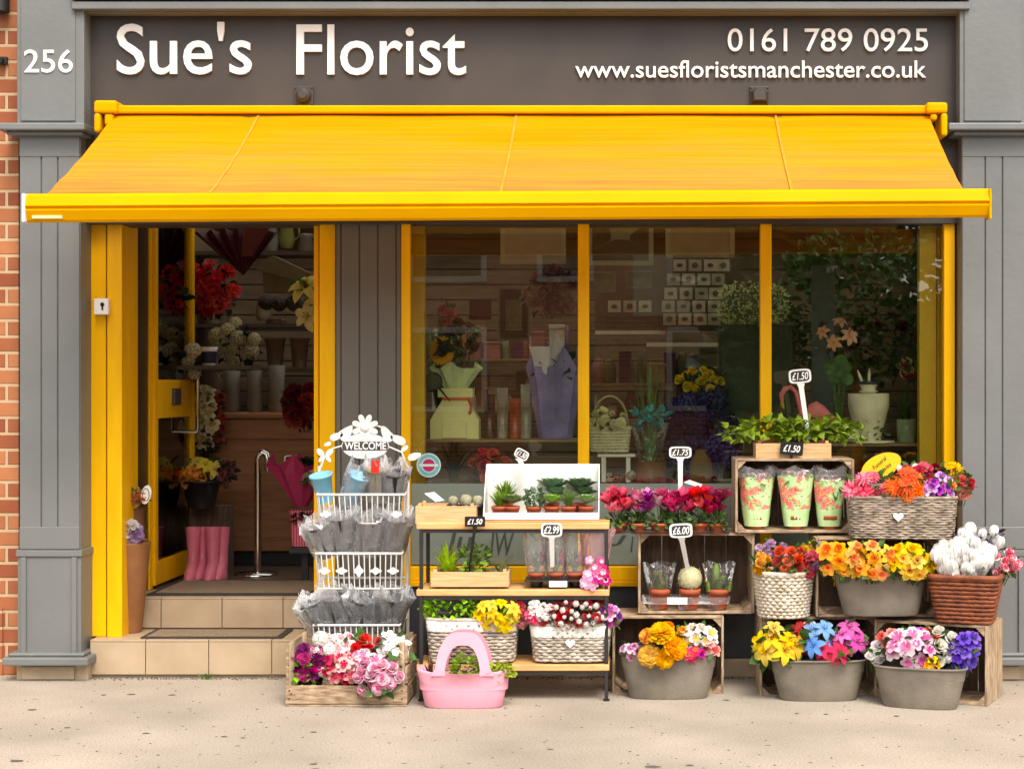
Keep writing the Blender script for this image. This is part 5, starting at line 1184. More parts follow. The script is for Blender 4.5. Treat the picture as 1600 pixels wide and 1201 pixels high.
q = MB(); pts = [(X(228, .2) + .026*math.cos(2*PI*k/20), Z(772, .2) + .046*math.sin(2*PI*k/20 + .3)) for k in range(20)]; q.prism(pts, .2, .206); q.tube([(X(228, .2) + .016*math.cos(2*PI*k/20), .198, Z(772, .2) + .030*math.sin(2*PI*k/20)) for k in range(20)], .002, 5, closed=True, mi=1)
tag(q.build('oval_sign', [white, mat('ring_grey', rgb(120, 110, 95), .5)]), 'small white oval tag with a grey ring among the dried flowers', 'sign')
# ---------------- shop interior
oak = mat('counter_wood', rgb(150, 100, 60), .5, scale=5, col2=rgb(178, 124, 78), stretch=(1, 1, 8), bump=.1)
yc = 1.75; t = thing('shop_counter', 'brown wooden shop counter seen through the open door', 'counter', (X(400, yc), yc + .3, .334))
xa, xb = X(330, yc), X(560, yc)
m = MB(); m.box(xa, xb, yc - .02, yc + .55, Z(653, yc), Z(645, yc)); m.build('counter_top', oak, t, bevel=.006)
m = MB(); m.box(xa + .02, xb, yc, yc + .5, .42, Z(654, yc)); m.box(xa + .02, xb, yc - .010, yc - .001, Z(685, yc), Z(656, yc)); m.box(xa + .02, xb, yc - .006, yc - .001, .5, Z(687, yc)); m.build('counter_front', oak, t, bevel=.003)
MB().box(xa + .03, xb, yc + .04, yc + .48, .335, .419).build('kick_board', black, t)
t = thing('chrome_stand', 'chrome tube stand in front of the wooden counter', 'stand', (X(400, 1.3), 1.3, .334)); y = 1.3
m = MB(); r = S(11, y)
for sx in (-1,): m.tube([(X(403, y), y, .335), (X(403, y), y, Z(716, y)), (X(405, y), y, Z(709, y)), (X(410, y), y, Z(706, y)), (X(416, y), y, Z(709, y)), (X(418, y), y, Z(720, y)), (X(419, y), y, Z(735, y))], .020, 12)
m.build('tube', chrome, t); MB().lathe([(.12, .335), (.12, .345), (.02, .35)], X(400, y), y, 24, cap1=True).build('foot_plate', chrome, t)
# pink boots
pb = mat('pink_boot', rgb(226, 122, 142), .35); y = 1.05
for i, px in enumerate((302, 317, 333, 347)):
    yy = y + .06*(i % 2); t = thing('rubber_boot', 'pink rubber boot in the row on the shop floor behind the door', 'boot', (X(px, yy), yy, .335), 'pink rubber boots inside the door')
    m = MB(); zt5 = Z(823, yy) - .335; secs = []
    for k, (z, rx, ry, oy_) in enumerate(((0, .034, .09, -.04), (.02, .036, .092, -.04), (.055, .032, .075, -.03), (.09, .030, .045, 0), (.14, .030, .038, .005), (zt5*.8, .037, .042, .0), (zt5, .042, .048, 0))):
        secs.append([(rx*math.cos(2*PI*q/18), oy_ + ry*math.sin(2*PI*q/18), z) for q in range(18)])
    m.loft(secs, 0, True, False); m.build('boot_body', pb, t, world=False)
# flower buckets by the door
y = 1.2
t = thing('flower_bucket', 'black bucket with yellow lilies inside the shop door', 'bucket', (X(315, y), y, Z(792, y))); m = MB(); cup(m, Matrix(), S(30, y), Z(750, y) - Z(792, y)); m.build('bucket', blackp, t, world=False)
t2 = thing('plinth_box', 'dark box carrying the black flower bucket', 'box', (X(315, y), y, .334)); m = MB().box(X(286, y), X(345, y), y + .12, y + .3, .335, Z(793, y)); m.build('box', crated, t2)
bunch('yellow lilies in the black bucket inside the door', 'lily', [((225, 205, 60), (150, 120, 20))], 318, 732, y, 20, 14, 5, .055)
bunch('orange freesias in the black bucket inside the door', 'azalea', [((240, 150, 20), (225, 100, 10))], 300, 742, y - .03, 14, 12, 7, .035)
bunch('dusty pink roses at the right of the black bucket', 'rose', [(150, 90, 90)], 352, 735, y, 12, 14, 5, .035, leaf=(35, 45, 28), nl=60)
# wrapped burgundy bouquet
def paper_cone(m, cx, cy, z, r0, r1, h, n=9, seed=0):
    secs = []
    for j in range(5):
        t_ = j/4; s = []
        for k in range(n*2):
            a = PI*k/n; r_ = (r0 + (r1 - r0)*t_)*(1 + .14*(-1)**k*t_)
            s.append((cx + r_*math.cos(a), cy + r_*.6*math.sin(a), z + h*t_*(1 + (.22 if k % 4 == 1 else -.06)*(t_ > .9))))
        secs.append(s)
    m.loft(secs, 0, False, False, smooth=False)
y = .95; t = thing('wrapped_bouquet', 'burgundy paper bouquet in a pink striped bag near the doorway', 'bouquet', (X(474, y), y, Z(852, y)))
m = MB(); paper_cone(m, -.01, 0, Z(790, y) - Z(852, y), .035, .17, Z(722, y) - Z(790, y)); m.build('paper', mat('burgundy_paper', rgb(150, 25, 75), .6), t, world=False)
sp = bpy.data.materials.new('striped_bag'); sp.use_nodes = True; n_ = sp.node_tree; wv = n_.nodes.new('ShaderNodeTexWave'); wv.inputs['Scale'].default_value = 22; tc_ = n_.nodes.new('ShaderNodeTexCoord'); n_.links.new(tc_.outputs['Object'], wv.inputs[0])
crp = n_.nodes.new('ShaderNodeValToRGB'); crp.color_ramp.elements[0].color = rgb(190, 25, 70); crp.color_ramp.elements[1].color = rgb(225, 130, 150); crp.color_ramp.elements[0].position = .45; crp.color_ramp.elements[1].position = .55; n_.links.new(wv.outputs[0], crp.inputs[0]); n_.links.new(crp.outputs[0], n_.nodes['Principled BSDF'].inputs[0])
m = MB(); m.loft([oval(.055, .04, 5, 24, 0), oval(.068, .05, 5, 24, .19)], 0, True, False); m.build('bag', sp, t, world=False)
m = MB(); leafcloud(m, 60, 0, -.05, .15, .055, .02, .02, .03); m.build('ribbon', black, t, world=False)
m = MB(); leafcloud(m, 90, .02, 0, .40, .09, .05, .05, .05); m.build('foliage', leafm((50, 60, 28)), t, world=False)
bunch('cream roses in the burgundy wrapped bouquet', 'rose', [(225, 205, 175)], 487, 745, y - .06, 9, 8, 3, .04)
t3 = thing('bouquet_stand', 'low dark stand under the burgundy bouquet', 'stand', (X(474, y), y, .334)); MB().box(X(455, y), X(500, y), y - .05, y + .12, Z(862, y), Z(853, y)).box(X(470, y), X(480, y), y + .02, y + .05, .335, Z(862, y)).build('stand_body', black, t3)
price_tag('small dark oval tag on the counter front behind the burgundy bouquet', 456, 717, 1.2, 24, 13, '£20', 'white', 462, 745, 1.2)
bunch('dark red chrysanthemums at the right edge of the doorway', 'carn', [(110, 12, 22), (95, 15, 20), (160, 60, 40)], 474, 632, 1.0, 22, 28, 12, .055, leaf=(50, 40, 25))
bunch('trailing cream orchids beside the door handle', 'azalea', [((225, 215, 175), (200, 180, 90))], 320, 655, 1.55, 14, 48, 16, .042, leaf=(60, 50, 30))
bunch('russet trailing flowers behind the cream orchids', 'azalea', [((150, 55, 30), (110, 35, 20))], 336, 648, 1.6, 12, 45, 16, .038, leaf=(70, 40, 25))
bunch('red peonies and poppies high behind the glass door', 'carn', [(225, 30, 42), (240, 60, 62), (205, 25, 35)], 330, 450, 1.55, 38, 36, 15, .058, leaf=(30, 35, 22))
bunch('red roses seen through the glass door', 'rose', [(190, 25, 35)], 270, 465, 1.2, 16, 15, 5, .06, leaf=(40, 60, 35))
bunch('creamy white hydrangeas on the shelf behind the door', 'hydr', [(214, 208, 160)], 372, 535, 1.5, 32, 30, 9, .055, leaf=(20, 24, 16), nl=30)
bunch('yellow white lilies at the right edge of the doorway', 'lily', [((225, 205, 110), (150, 120, 20))], 486, 470, .95, 12, 26, 3, .09)
bunch('white lily heads below the vases', 'hydr', [(205, 198, 160)], 300, 565, 1.2, 10, 18, 3, .05, leaf=(25, 25, 20))
# shelving behind counter
sh2 = thing('wall_shelving', 'dark wall shelving with vases behind the counter', 'shelving', (X(400, 2.4), 2.5, .34)); y = 2.4
m = MB()
for py in (574, 505, 392): m.box(X(286, y), X(560, y), y - .02, y + .3, Z(py + 6, y), Z(py, y))
m.build('shelf', mat('dark_shelf', rgb(78, 66, 52), .6), sh2)
for px in (286, 556): MB().box(X(px, y), X(px + 5, y), y - .01, y + .3, .34, 2.7).build('upright', MATS['dark_shelf'], sh2)
gv = mat('grey_vase', rgb(130, 124, 108), .6)
for i, (px, w_, p0, p1) in enumerate(((362, 13, 578, 646), (398, 12, 578, 646), (432, 13, 570, 646))):
    yy = 1.95; t = thing('tall_vase', 'tall pale grey cylinder vase standing on the counter', 'vase', (X(px, yy), yy, Z(644, yc)), 'grey vases on the counter')
    m = MB(); h_ = Z(p0, yy) - Z(644, yc); r_ = S(w_, yy); m.lathe([(r_*.85, 0), (r_, h_*.1), (r_*.92, h_*.6), (r_*1.05, h_), (r_*.95, h_), (r_*.85, h_*.5)], 0, 0, 24); m.build('vase_body', gv, t, world=False)
for i, (px, w_, py) in enumerate(((430, 16, 540), (468, 15, 545))):
    yy = 2.5; t = thing('wooden_bucket', 'pale wooden bucket on the shelf behind the counter', 'bucket', (X(px, yy), yy, Z(574, 2.4) + .002), 'buckets on the back shelf')
    m = MB(); cup(m, Matrix(), S(w_, yy), Z(528, yy) - Z(574, yy)); m.build('bucket', mat('bucket_wood', rgb(140, 118, 98), .8, stretch=(6, 6, 1)), t, world=False)
for i, (px, py) in enumerate(((416, 472), (436, 474), (461, 472))):
    yy = 1.9; t = thing('moss_ball', 'dark woven ball hanging under the shelf in the doorway', 'ball', (X(px, yy), yy, Z(py, yy)), 'dark woven balls')
    m = MB(); r_ = S(11 if i != 2 else 13, yy)
    for q in range(26):
        ax = Vector((rnd(-1, 1), rnd(-1, 1), rnd(-1, 1))).normalized(); u_ = ax.orthogonal().normalized(); v_ = ax.cross(u_)
        m.tube([tuple((u_*math.cos(2*PI*k/16) + v_*math.sin(2*PI*k/16))*r_) for k in range(16)], .006, 4, closed=True)
    m.build('woven_ball', mat('ball_dark', rgb(70, 62, 48), .8, scale=30), t, world=False)
# hanging dark red umbrella-like cone, funnel roof shape, jugs
y = 1.6; t = thing('hanging_fan', 'dark red folded paper fan hanging at the top of the doorway', 'ornament', (X(375, y), y, Z(400, y)))
m = MB(); n = 14; top = [(X(300 + k*10.5, y) - X(375, y), .03*(-1)**k, Z((352 + 12*abs(k-7)/7) if k % 2 else 362, y) - Z(400, y)) for k in range(n)]
m.add(top + [(0.02, 0, Z(430, y) - Z(400, y)), ], [(k, n, k+1) for k in range(n-1)]); m.build('fan', mat('dark_red_paper', rgb(78, 18, 22), .7), t, world=False)
y = 1.5; t = thing('hanging_fan', 'red brown paper wrap leaning at the top right of the doorway', 'ornament', (X(400, y), y, Z(400, y)))
m = MB(); m.loft([oval(.03, .02, 2, 14, 0, -.05), oval(.07, .04, 2, 14, .15, .0), oval(.06, .04, 2, 14, .30, .09)], 0); m.build('wrap', mat('red_brown_paper', rgb(100, 34, 30), .7), t, world=False)
for px, p0, p1, c in ((425, 345, 395, (120, 120, 108)), (448, 345, 388, (125, 128, 60)), (478, 365, 400, (110, 98, 78)), (412, 470, 500, (150, 140, 108)), (428, 498, 506, (120, 100, 80))):
    yy = 2.5; t = thing('jug', 'dim %s jug on the shelves behind the counter' % {425: 'grey', 448: 'olive', 478: 'brown', 412: 'cream', 428: 'flat tan'}[px], 'jug', (X(px, yy), yy, Z(p1, yy)))
    m = MB(); h_ = Z(p0, yy) - Z(p1, yy); r_ = S(13, yy); m.lathe([(r_*.7, 0), (r_, h_*.3), (r_*.75, h_*.8), (r_*.95, h_), (r_*.85, h_), (r_*.6, h_*.7)], 0, 0, 22); m.tube([(r_*.85, 0, h_*.85), (r_*1.5, 0, h_*.7), (r_*1.4, 0, h_*.4), (r_*.9, 0, h_*.3)], .006, 6); m.build('jug_body', mat('jug_%d' % px, rgb(*c), .5), t, world=False)
y = 1.9; t = thing('bird_house', 'pale wooden bird house with a pitched roof behind the counter', 'bird house', (X(450, y), y, Z(455, y)))
m = MB(); m.prism([(X(400, y), Z(420, y)), (X(492, y), Z(445, y)), (X(492, y), Z(430, y)), (X(425, y), Z(398, y)), (X(405, y), Z(408, y))], y + .02, y + .2); m.build('roof', mat('bird_wood', rgb(112, 96, 62), .8, stretch=(1, 1, 6)), t)
MB().box(X(408, y), X(488, y), y + .05, y + .18, Z(455, y), Z(424, y)).build('wall', mat('bird_wall', rgb(135, 120, 88), .8), t)
y = 1.25; t = thing('mug', 'white mug with a navy band on the shelf by the door', 'mug', (X(326, y), y, Z(570, y)))
m = MB(); m.lathe([(.035, 0), (.045, .08), (.05, .10), (.042, .10)], 0, 0, 24); m.build('mug_body', white, t, world=False); MB().lathe([(.0415, .012), (.0455, .075)], 0, 0, 24, cap0=False).build('band', mat('navy', rgb(30, 28, 60), .5), t, world=False)
t = thing('side_shelf', 'narrow shelf by the left wall inside the door', 'shelf', (X(330, 1.3), 1.3, Z(574, 1.3))); MB().box(XI0, X(400, 1.3), 1.1, 1.45, Z(577, 1.3), Z(571, 1.3)).build('board', MATS['dark_shelf'], t)
# ---- window display platform and shelves
plat = mat('platform', rgb(98, 78, 58), .7)
struct(MB().box(X(627) + .02, XI1, .16, .62, .2, .9).build('window_platform', plat))
for a, b_, py, lb in ((664, 903, 686, 'left'), (1255, 1440, 692, 'right')):
    t = thing('window_shelf', 'thin shelf across the %s window pane' % lb, 'shelf', (X((a+b_)/2, .4), .4, Z(py, .25))); MB().box(X(a, .2), X(b_, .2), .25, .55, Z(py + 4, .25), Z(py, .25)).build('board', mat('shelf_tan', rgb(150, 122, 84), .6), t)
zs = Z(686, .25) + .001
bunch('sunflower in the left window pane', 'sun', [((255, 185, 10), (90, 45, 20))], 693, 547, .27, 2, 2, 1, .066, leaf=(60, 70, 30), nl=24, dep=.1, tilt=0)
bunch('brown and cream dried flowers around the sunflower', 'carn', [(120, 85, 55), (150, 150, 90), (90, 60, 40)], 722, 530, .40, 22, 26, 9, .035, leaf=(75, 95, 45), nl=50)
t = thing('reed_plant', 'tall green reed leaves behind the sunflower', 'plant', (X(690, .5), .5, zs)); m = MB(); blades(m, 40, 0, 0, 0, .72, .14, .012, droop=.2); m.build('foliage', leafm((60, 82, 36)), t, world=False)
# cream gift boxes with tissue
cream = mat('cream_card', rgb(235, 232, 172), .7, var=.04)
y = .36; t = thing('gift_box', 'cream folded gift box with pointed top and orange ribbon in the left window', 'gift box', (X(712, y), y, zs))
m = MB(); h_ = Z(620, y) - zs; a = S(38, y); m.loft([[(-a, -.06, 0), (a, -.06, 0), (a, .06, 0), (-a, .06, 0)], [(-a, -.06, h_*.45), (a, -.06, h_*.45), (a, .06, h_*.45), (-a, .06, h_*.45)], [(-a*.45, -.05, h_), (a*.45, -.05, h_), (a*.45, .05, h_), (-a*.45, .05, h_)]], smooth=False); m.build('box', cream, t, world=False, bevel=.003)
m = MB(); m.box(-a*.5, a*.5, -.071, -.0612, .005, h_*.42); m.build('front_panel', cream, t, world=False, bevel=.002)
m = MB(); m.box(-a*.7, a*.75, -.055, .055, h_, h_*1.22); m.build('upper_box', cream, t, world=False, bevel=.003)
m = MB(); paper_cone(m, 0, 0, h_*1.15, .05, .12, .12); m.build('tissue', mat('green_tissue', rgb(212, 224, 178), .7), t, world=False)
m = MB(); m.box(-a*.5, a*.6, -.0585, -.0555, h_*.93, h_*.99); m.tube([(a*.6, -.06, h_*.97), (a*.7, -.065, h_*.8), (a*.62, -.067, h_*.6)], .007, 4); m.build('ribbon', mat('orange_ribbon', rgb(220, 95, 40), .6), t, world=False)
y = .2; t = thing('dish_ornament', 'round black rimmed dish ornament with a short handle, close behind the left pane', 'ornament', (X(677, y), y, Z(595, y))); m = MB(); r_ = S(13, y)
m.tube([(r_*math.cos(2*PI*k/24), 0, r_*math.sin(2*PI*k/24)) for k in range(24)], .005, 6, closed=True); m.tube([(r_*.7, 0, -r_*.8), (r_*2, .0, -r_*2.4)], [.006, .003], 6); m.build('rim', black, t, world=False)
m = MB(); m.lathe([(r_*.95, 0), (r_*.7, .02), (.001, .03)], 0, 0, 24, M=Matrix.Rotation(R(-90), 4, 'X')); m.build('dish', mat('smoky', rgb(75, 80, 62), .15), t, world=False)
# purple wrapped bouquet
y = .4; t = thing('wrapped_bouquet', 'lilac tissue wrapped lavender bouquet beside the left mullion', 'bouquet', (X(868, y), y, zs))
m = MB(); paper_cone(m, 0, 0, 0, .085, .13, Z(565, y) - zs, 8); m.build('paper', mat('lilac_paper', rgb(140, 128, 190), .6, var=.3, scale=9), t, world=False)
m = MB(); leafcloud(m, 60, 0, 0, Z(575, y) - zs, .09, .04, .06, .06); m.build('foliage', leafm((40, 46, 28)), t, world=False)
m = MB(); paper_cone(m, -.05, -.03, Z(615, y) - zs, .03, .085, .25, 5); m.build('outer_paper', mat('pale_lilac', rgb(215, 210, 225), .5), t, world=False)
bunch('dusty pink dried heads in the upper left window', 'carn', [(150, 95, 90), (180, 140, 125)], 862, 455, .7, 38, 26, 9, .06, leaf=(70, 50, 40))
gl_t = mat('bottle_glass', rgb(120, 120, 100), .12, var=.3, scale=8)
for i, (px, c, col_) in enumerate(((765, 615, (90, 60, 50)), (785, 605, (150, 140, 130)), (805, 622, (170, 80, 50)), (822, 600, (150, 150, 140)))):
    y = .42; t = thing('glass_cylinder', ['short dark', 'tall clear', 'low amber', 'slim pale'][i] + ' glass cylinder on the left window shelf', 'vase', (X(px, y), y, zs), 'glass cylinders on the left shelf')
    m = MB(); h_ = Z(c, y) - zs; m.lathe([(.028, 0), (.028, h_), (.024, h_), (.024, h_*.5)], 0, 0, 18); m.build('cylinder', mat('cyl_%d' % i, rgb(*col_), .2, var=.4, scale=10), t, world=False)
bunch('flamingo pink anthurium in the left window', 'azalea', [((215, 90, 85), (180, 50, 60))], 698, 487, .45, 8, 12, 3, .04, leaf=(80, 120, 50), nl=14)
# picture frames on the rear wall and boards
def picture(label, px0, px1, py0, py1, y, fc, bc, kind='plain', name='picture_frame', group=None):
    t = thing(name, label, 'picture', (X((px0+px1)/2, y), y, Z(py1, y)), group)
    x0, x1, z0_, z1_ = X(px0, y), X(px1, y), Z(py1, y), Z(py0, y); e = (x1 - x0)*.07
    m = MB(); m.box(x0, x1, y, y + .015, z0_, z0_ + e).box(x0, x1, y, y + .015, z1_ - e, z1_).box(x0, x0 + e, y + .0005, y + .0145, z0_ + e, z1_ - e).box(x1 - e, x1, y + .0005, y + .0145, z0_ + e, z1_ - e); m.build('frame', fc, t)
    MB().box(x0 + e, x1 - e, y + .006, y + .012, z0_ + e, z1_ - e).build('print', bc, t)
    if kind == 'street':
        xm, zm = (x0+x1)/2, z0_ + (z1_ - z0_)*.42; dk_ = mat('print_dark', rgb(70, 62, 50), .6, scale=30, col2=rgb(110, 96, 76))
        m = MB(); m.prism([(x0 + e, z0_ + (z1_-z0_)*.25), (xm - .05, zm - .005), (xm - .05, zm + .02), (x0 + .10, z1_ - .06), (x0 + e, z1_ - .03)], y + .004, y + .0055); m.prism([(x1 - e, z0_ + (z1_-z0_)*.3), (x1 - e, zm + .10), (xm + .05, zm + .02), (xm + .05, zm - .005)], y + .004, y + .0055); m.build('street_houses', dk_, t)
        MB().prism([(x0 + e, z0_ + e), (x1 - e, z0_ + e), (x1 - e, z0_ + (z1_-z0_)*.3), (xm + .03, zm), (xm - .03, zm), (x0 + e, z0_ + (z1_-z0_)*.25)], y + .0045, y + .0058).build('street', mat('print_road', rgb(98, 90, 74), .6), t)
dkf = mat('frame_dark', rgb(70, 60, 46), .5); slv = mat('frame_silver', rgb(150, 148, 130), .4); prt = mat('print_pale', rgb(150, 142, 112), .6, var=.25, scale=20)
picture('large framed old street photograph at the top of the middle pane', 918, 1021, 318, 414, .9, mat('mount', rgb(205, 198, 165), .6), mat('print_sky', rgb(176, 168, 138), .6), 'street')
picture('grey framed picture left of the mullion', 778, 828, 448, 532, 1.2, slv, dkf); picture('silver framed picture nested lower in the left pane', 790, 815, 468, 516, 1.15, slv, prt)
picture('small framed print below the street photograph, left one', 918, 962, 424, 456, 1.6, slv, prt); picture('small framed print below the street photograph, right one', 978, 1018, 422, 450, 1.6, slv, prt)
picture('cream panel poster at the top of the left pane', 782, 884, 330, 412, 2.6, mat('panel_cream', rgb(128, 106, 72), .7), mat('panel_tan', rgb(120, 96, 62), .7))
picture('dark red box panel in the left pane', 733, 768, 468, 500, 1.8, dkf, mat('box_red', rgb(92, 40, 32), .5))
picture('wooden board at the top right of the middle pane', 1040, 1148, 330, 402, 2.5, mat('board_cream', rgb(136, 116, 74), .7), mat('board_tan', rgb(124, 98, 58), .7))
k = 0
for row, (py, xs) in enumerate(((414, (1062, 1086, 1110, 1130)), (436, (1052, 1076, 1100, 1122)), (458, (1048, 1072, 1096, 1118)), (478, (960, 984, 1008, 1044, 1068, 1092, 1116)), (498, (1046, 1070, 1094, 1116)))):
    for px in xs:
        y = 2.2; t = thing('greeting_card', 'small pale greeting card in the rows on the back wall', 'greeting card', (X(px, y), y, Z(py + 8, y)), 'greeting cards on the back wall')
        MB().box(X(px - 10, y), X(px + 10, y), y - .004, y, Z(py + 9, y), Z(py - 9, y)).build('card', mat('card_%d' % (k % 3), [rgb(200, 190, 162), rgb(184, 174, 148), rgb(212, 198, 174)][k % 3], .6, var=.1, scale=30), t)
        q = MB(); r_ = S(5, y); q.prism([(X(px, y) + r_*math.cos(2*PI*j/10 + k), Z(py, y) + r_*(.6 + .3*(k % 2))*math.sin(2*PI*j/10 + k)) for j in range(10)], y - .006, y - .0045)
        q.build('motif', mat('motif_%d' % (k % 4), [rgb(96, 72, 60), rgb(120, 66, 60), rgb(86, 88, 66), rgb(110, 100, 84)][k % 4], .6), t); k += 1
t = thing('card_rack', 'dark rack board with two pale rails behind the window display', 'rack', (X(1050, 2.3), 2.3, 1.2)); y = 2.25
MB().box(X(930, y), X(1160, y), y, y + .03, Z(515, y), Z(402, y)).build('board', mat('rack_board', rgb(100, 76, 54), .7, stretch=(1, 1, 8)), t); MB().box(X(930, y), X(1040, y), y - .03, y, Z(522, y), Z(516, y)).box(X(1010, y), X(1123, y), y - .04, y - .01, Z(541, y), Z(535, y)).build('rail', mat('rail_pale', rgb(245, 238, 215), .4), t)
# stock on the back shelves
stc = [('cream', (196, 186, 150)), ('sage green', (120, 132, 92)), ('dusty pink', (176, 118, 112)), ('pale blue', (128, 146, 156)), ('amber', (170, 116, 52)), ('plum', (96, 58, 84)), ('white', (214, 208, 190)), ('olive', (110, 108, 58))]
for ri, (py, pa, pb_) in enumerate(((560, 668, 898), (640, 668, 898), (598, 925, 1180), (655, 925, 1180))):
    y = 2.3; zz = Z(py, y); t = thing('wall_shelf', ['upper shelf on the back wall behind the left pane', 'lower shelf on the back wall behind the left pane', 'upper shelf on the back wall behind the middle pane', 'lower shelf on the back wall behind the middle pane'][ri], 'shelf', (X((pa+pb_)/2, y), y, zz))
    MB().box(X(pa, y), X(pb_, y), y, y + .3, zz - .02, zz).build('board', mat('shelf_board', rgb(150, 124, 88), .6), t, bevel=.003)
    px = pa + 10
    while px < pb_ - 14:
        nm, c = random.choice(stc); k = random.choice(('box', 'jar', 'candle')); w_ = rnd(.035, .06); h_ = rnd(.10, .24)
        t = thing('gift_' + k, 'small %s %s on the dim back shelves' % (nm, k), k, (X(px, y), y + .12, zz + .001), 'stock on the back shelves')
        mt = mat('stock_' + nm.replace(' ', '_'), rgb(*c), .5, var=.2, scale=20)
        if k == 'box':
            MB().box(-w_, w_, -.05, .05, 0, h_*.8).build('box_body', mt, t, world=False, bevel=.003); MB().box(-w_*1.06, w_*1.06, -.053, .053, h_*.8 + .0005, h_*.92).build('lid', mt, t, world=False, bevel=.003)
        elif k == 'jar':
            MB().lathe([(w_*.8, 0), (w_, .02), (w_, h_*.7), (w_*.6, h_*.85)], n=16, cap1=True).build('jar_body', mt, t, world=False); MB().lathe([(w_*.65, h_*.855), (w_*.65, h_*.95), (.001, h_)], n=16).build('lid', MATS['shelf_tan'] if 'shelf_tan' in MATS else oak, t, world=False)
        else:
            MB().lathe([(w_*.7, 0), (w_*.7, h_), (w_*.3, h_ + .004)], n=16, cap1=True).build('wax', mt, t, world=False); MB().tube([(0, 0, h_), (0, 0, h_ + .02)], .002, 4).build('wick', black, t, world=False)
        px += rnd(13, 26)
# roses basket on stool
y = .34; zst = Z(708, y); t = thing('stool', 'small white painted stool in the middle window pane', 'stool', (X(960, y), y, .901))
MB().box(X(934, y), X(993, y), y - .07, y + .07, zst - .014, zst).build('seat', white, t, bevel=.003)
for px in (940, 978):
    for yy in (y - .06, y + .045): MB().box(X(px, y), X(px + 7, y), yy, yy + .018, .901, zst - .0145).build('leg', white, t, bevel=.002)
hbk = basket('pale square basket with hoop handle on the white stool', 921, 984, 926, 981, 668, 706, y, .12, mat('sage_wicker', rgb(205, 205, 170), .8, scale=20, col2=rgb(228, 226, 195)), 8, 5, .002)
m = MB(); m.tube([(X(953, y) + S(29, y)*math.cos(PI*k/16), y, Z(668, y) + S(50, y)*math.sin(PI*k/16)) for k in range(17)], .005, 6); m.build('basket_handle', mat('hoop_tan', rgb(190, 170, 140), .7), hbk)
bunch('cream roses in the hooped basket', 'rose', [(252, 248, 205), (245, 238, 190)], 950, 655, y - .03, 28, 14, 9, .032, leaf=(90, 100, 60)); bunch('pink rose buds in the hooped basket', 'rose', [(205, 90, 110)], 962, 648, y - .05, 8, 4, 2, .022)
# glass vase with blades and teal ribbon
y = .36; t = thing('glass_vase', 'glass vase of long green leaves with a teal ribbon in the middle pane', 'vase', (X(1015, y), y, .901))
m = MB(); h_ = Z(660, y) - .901; m.lathe([(.075, 0), (.080, .1), (.062, h_*.5), (.095, h_)], 0, 0, 24); m.build('vase_body', celloc, t, world=False)
m = MB(); m.lathe([(.082, .0), (.084, .10), (.03, .101)], 0, 0, 24); m.build('wooden_base', mat('amber_base', rgb(120, 72, 24), .5), t, world=False)
m = MB(); blades(m, 70, 0, 0, .02, Z(560, y) - .93, .11, .008, droop=.1); blades(m, 60, 0, 0, .02, Z(660, y) - .93, .08, .010, droop=.1); m.build('foliage', leafm((74, 136, 76)), t, world=False)
m = MB(); leafcloud(m, 60, 0, -.05, h_ + .03, .08, .04, .03, .05); m.build('ribbon', mat('teal_ribbon', rgb(60, 175, 190), .5, var=.3), t, world=False)
bunch('bright yellow roses above the dark blue flowers', 'rose', [(250, 225, 20), (245, 210, 10)], 1094, 594, .5, 36, 16, 12, .034, leaf=(50, 60, 25))
bunch('dark blue lavender mass in the middle pane', 'hydr', [((40, 34, 92), (80, 84, 170)), ((30, 24, 66), (60, 60, 130)), ((34, 26, 70), (48, 40, 100))], 1095, 680, .52, 52, 68, 22, .072, leaf=(40, 44, 44), nl=90)
t = thing('planter_stand', 'tall dark green planter behind the second mullion', 'planter', (X(1165, .55), .6, .901)); m = MB(); y = .55; m.box(X(1125, y), X(1240, y), y, y + .2, .901, Z(506, y)); m.build('planter_box', mat('green_box', rgb(46, 58, 40), .7, var=.3), t, bevel=.01)
t = thing('gypsophila', 'pale green gypsophila bush on the tall dark planter', 'plant', (X(1175, .6), .6, Z(506, .6))); m = MB(); leafcloud(m, 1100, .0, 0, .10, .20, .10, .12, .016, mi=0); leafcloud(m, 300, 0, 0, .08, .18, .1, .1, .02, mi=1)
for _ in range(60): m.tube([(rnd(-.03, .03), 0, -.02), (rnd(-.18, .18), rnd(-.08, .08), rnd(.05, .2))], .0012, 3, mi=1)
m.build('foliage', [petal((222, 230, 170)), leafm((104, 124, 66))], t, world=False)
# right pane
t = thing('dark_foliage', 'dense dark green artificial tree filling the back of the right pane', 'tree', (X(1340, 1.1), 1.1, .34)); m = MB(); y = 1.1
leafcloud(m, 1500, 0, 0, Z(480, y) - .34, .46, .25, .42, .055); m.build('crown', leafm((92, 116, 52)), t, world=False); MB().tube([(0, 0, 0), (0, 0, 1.2)], .03, 8).build('trunk', oak, t, world=False)
t = thing('blue_panel', 'pale blue hanging panel behind the right window display', 'panel', (X(1297, .75), .75, 1.1)); MB().box(X(1268, .75), X(1304, .75), .75, .76, Z(690, .75), Z(414, .75)).build('panel_sheet', mat('blue_sheet', rgb(92, 104, 108), .3, var=.2, scale=3), t)
bunch('peach leaf shaped anthuriums in the right pane', 'lily', [((250, 190, 155), (235, 150, 130))], 1306, 520, .4, 26, 24, 4, .05, leaf=(70, 60, 45), nl=6)
y = .38; t = thing('trifoliate_plant', 'round leaved green clover like plant on bare stems in the right pane', 'plant', (X(1310, y), y, Z(692, .25) + .002)); m = MB()
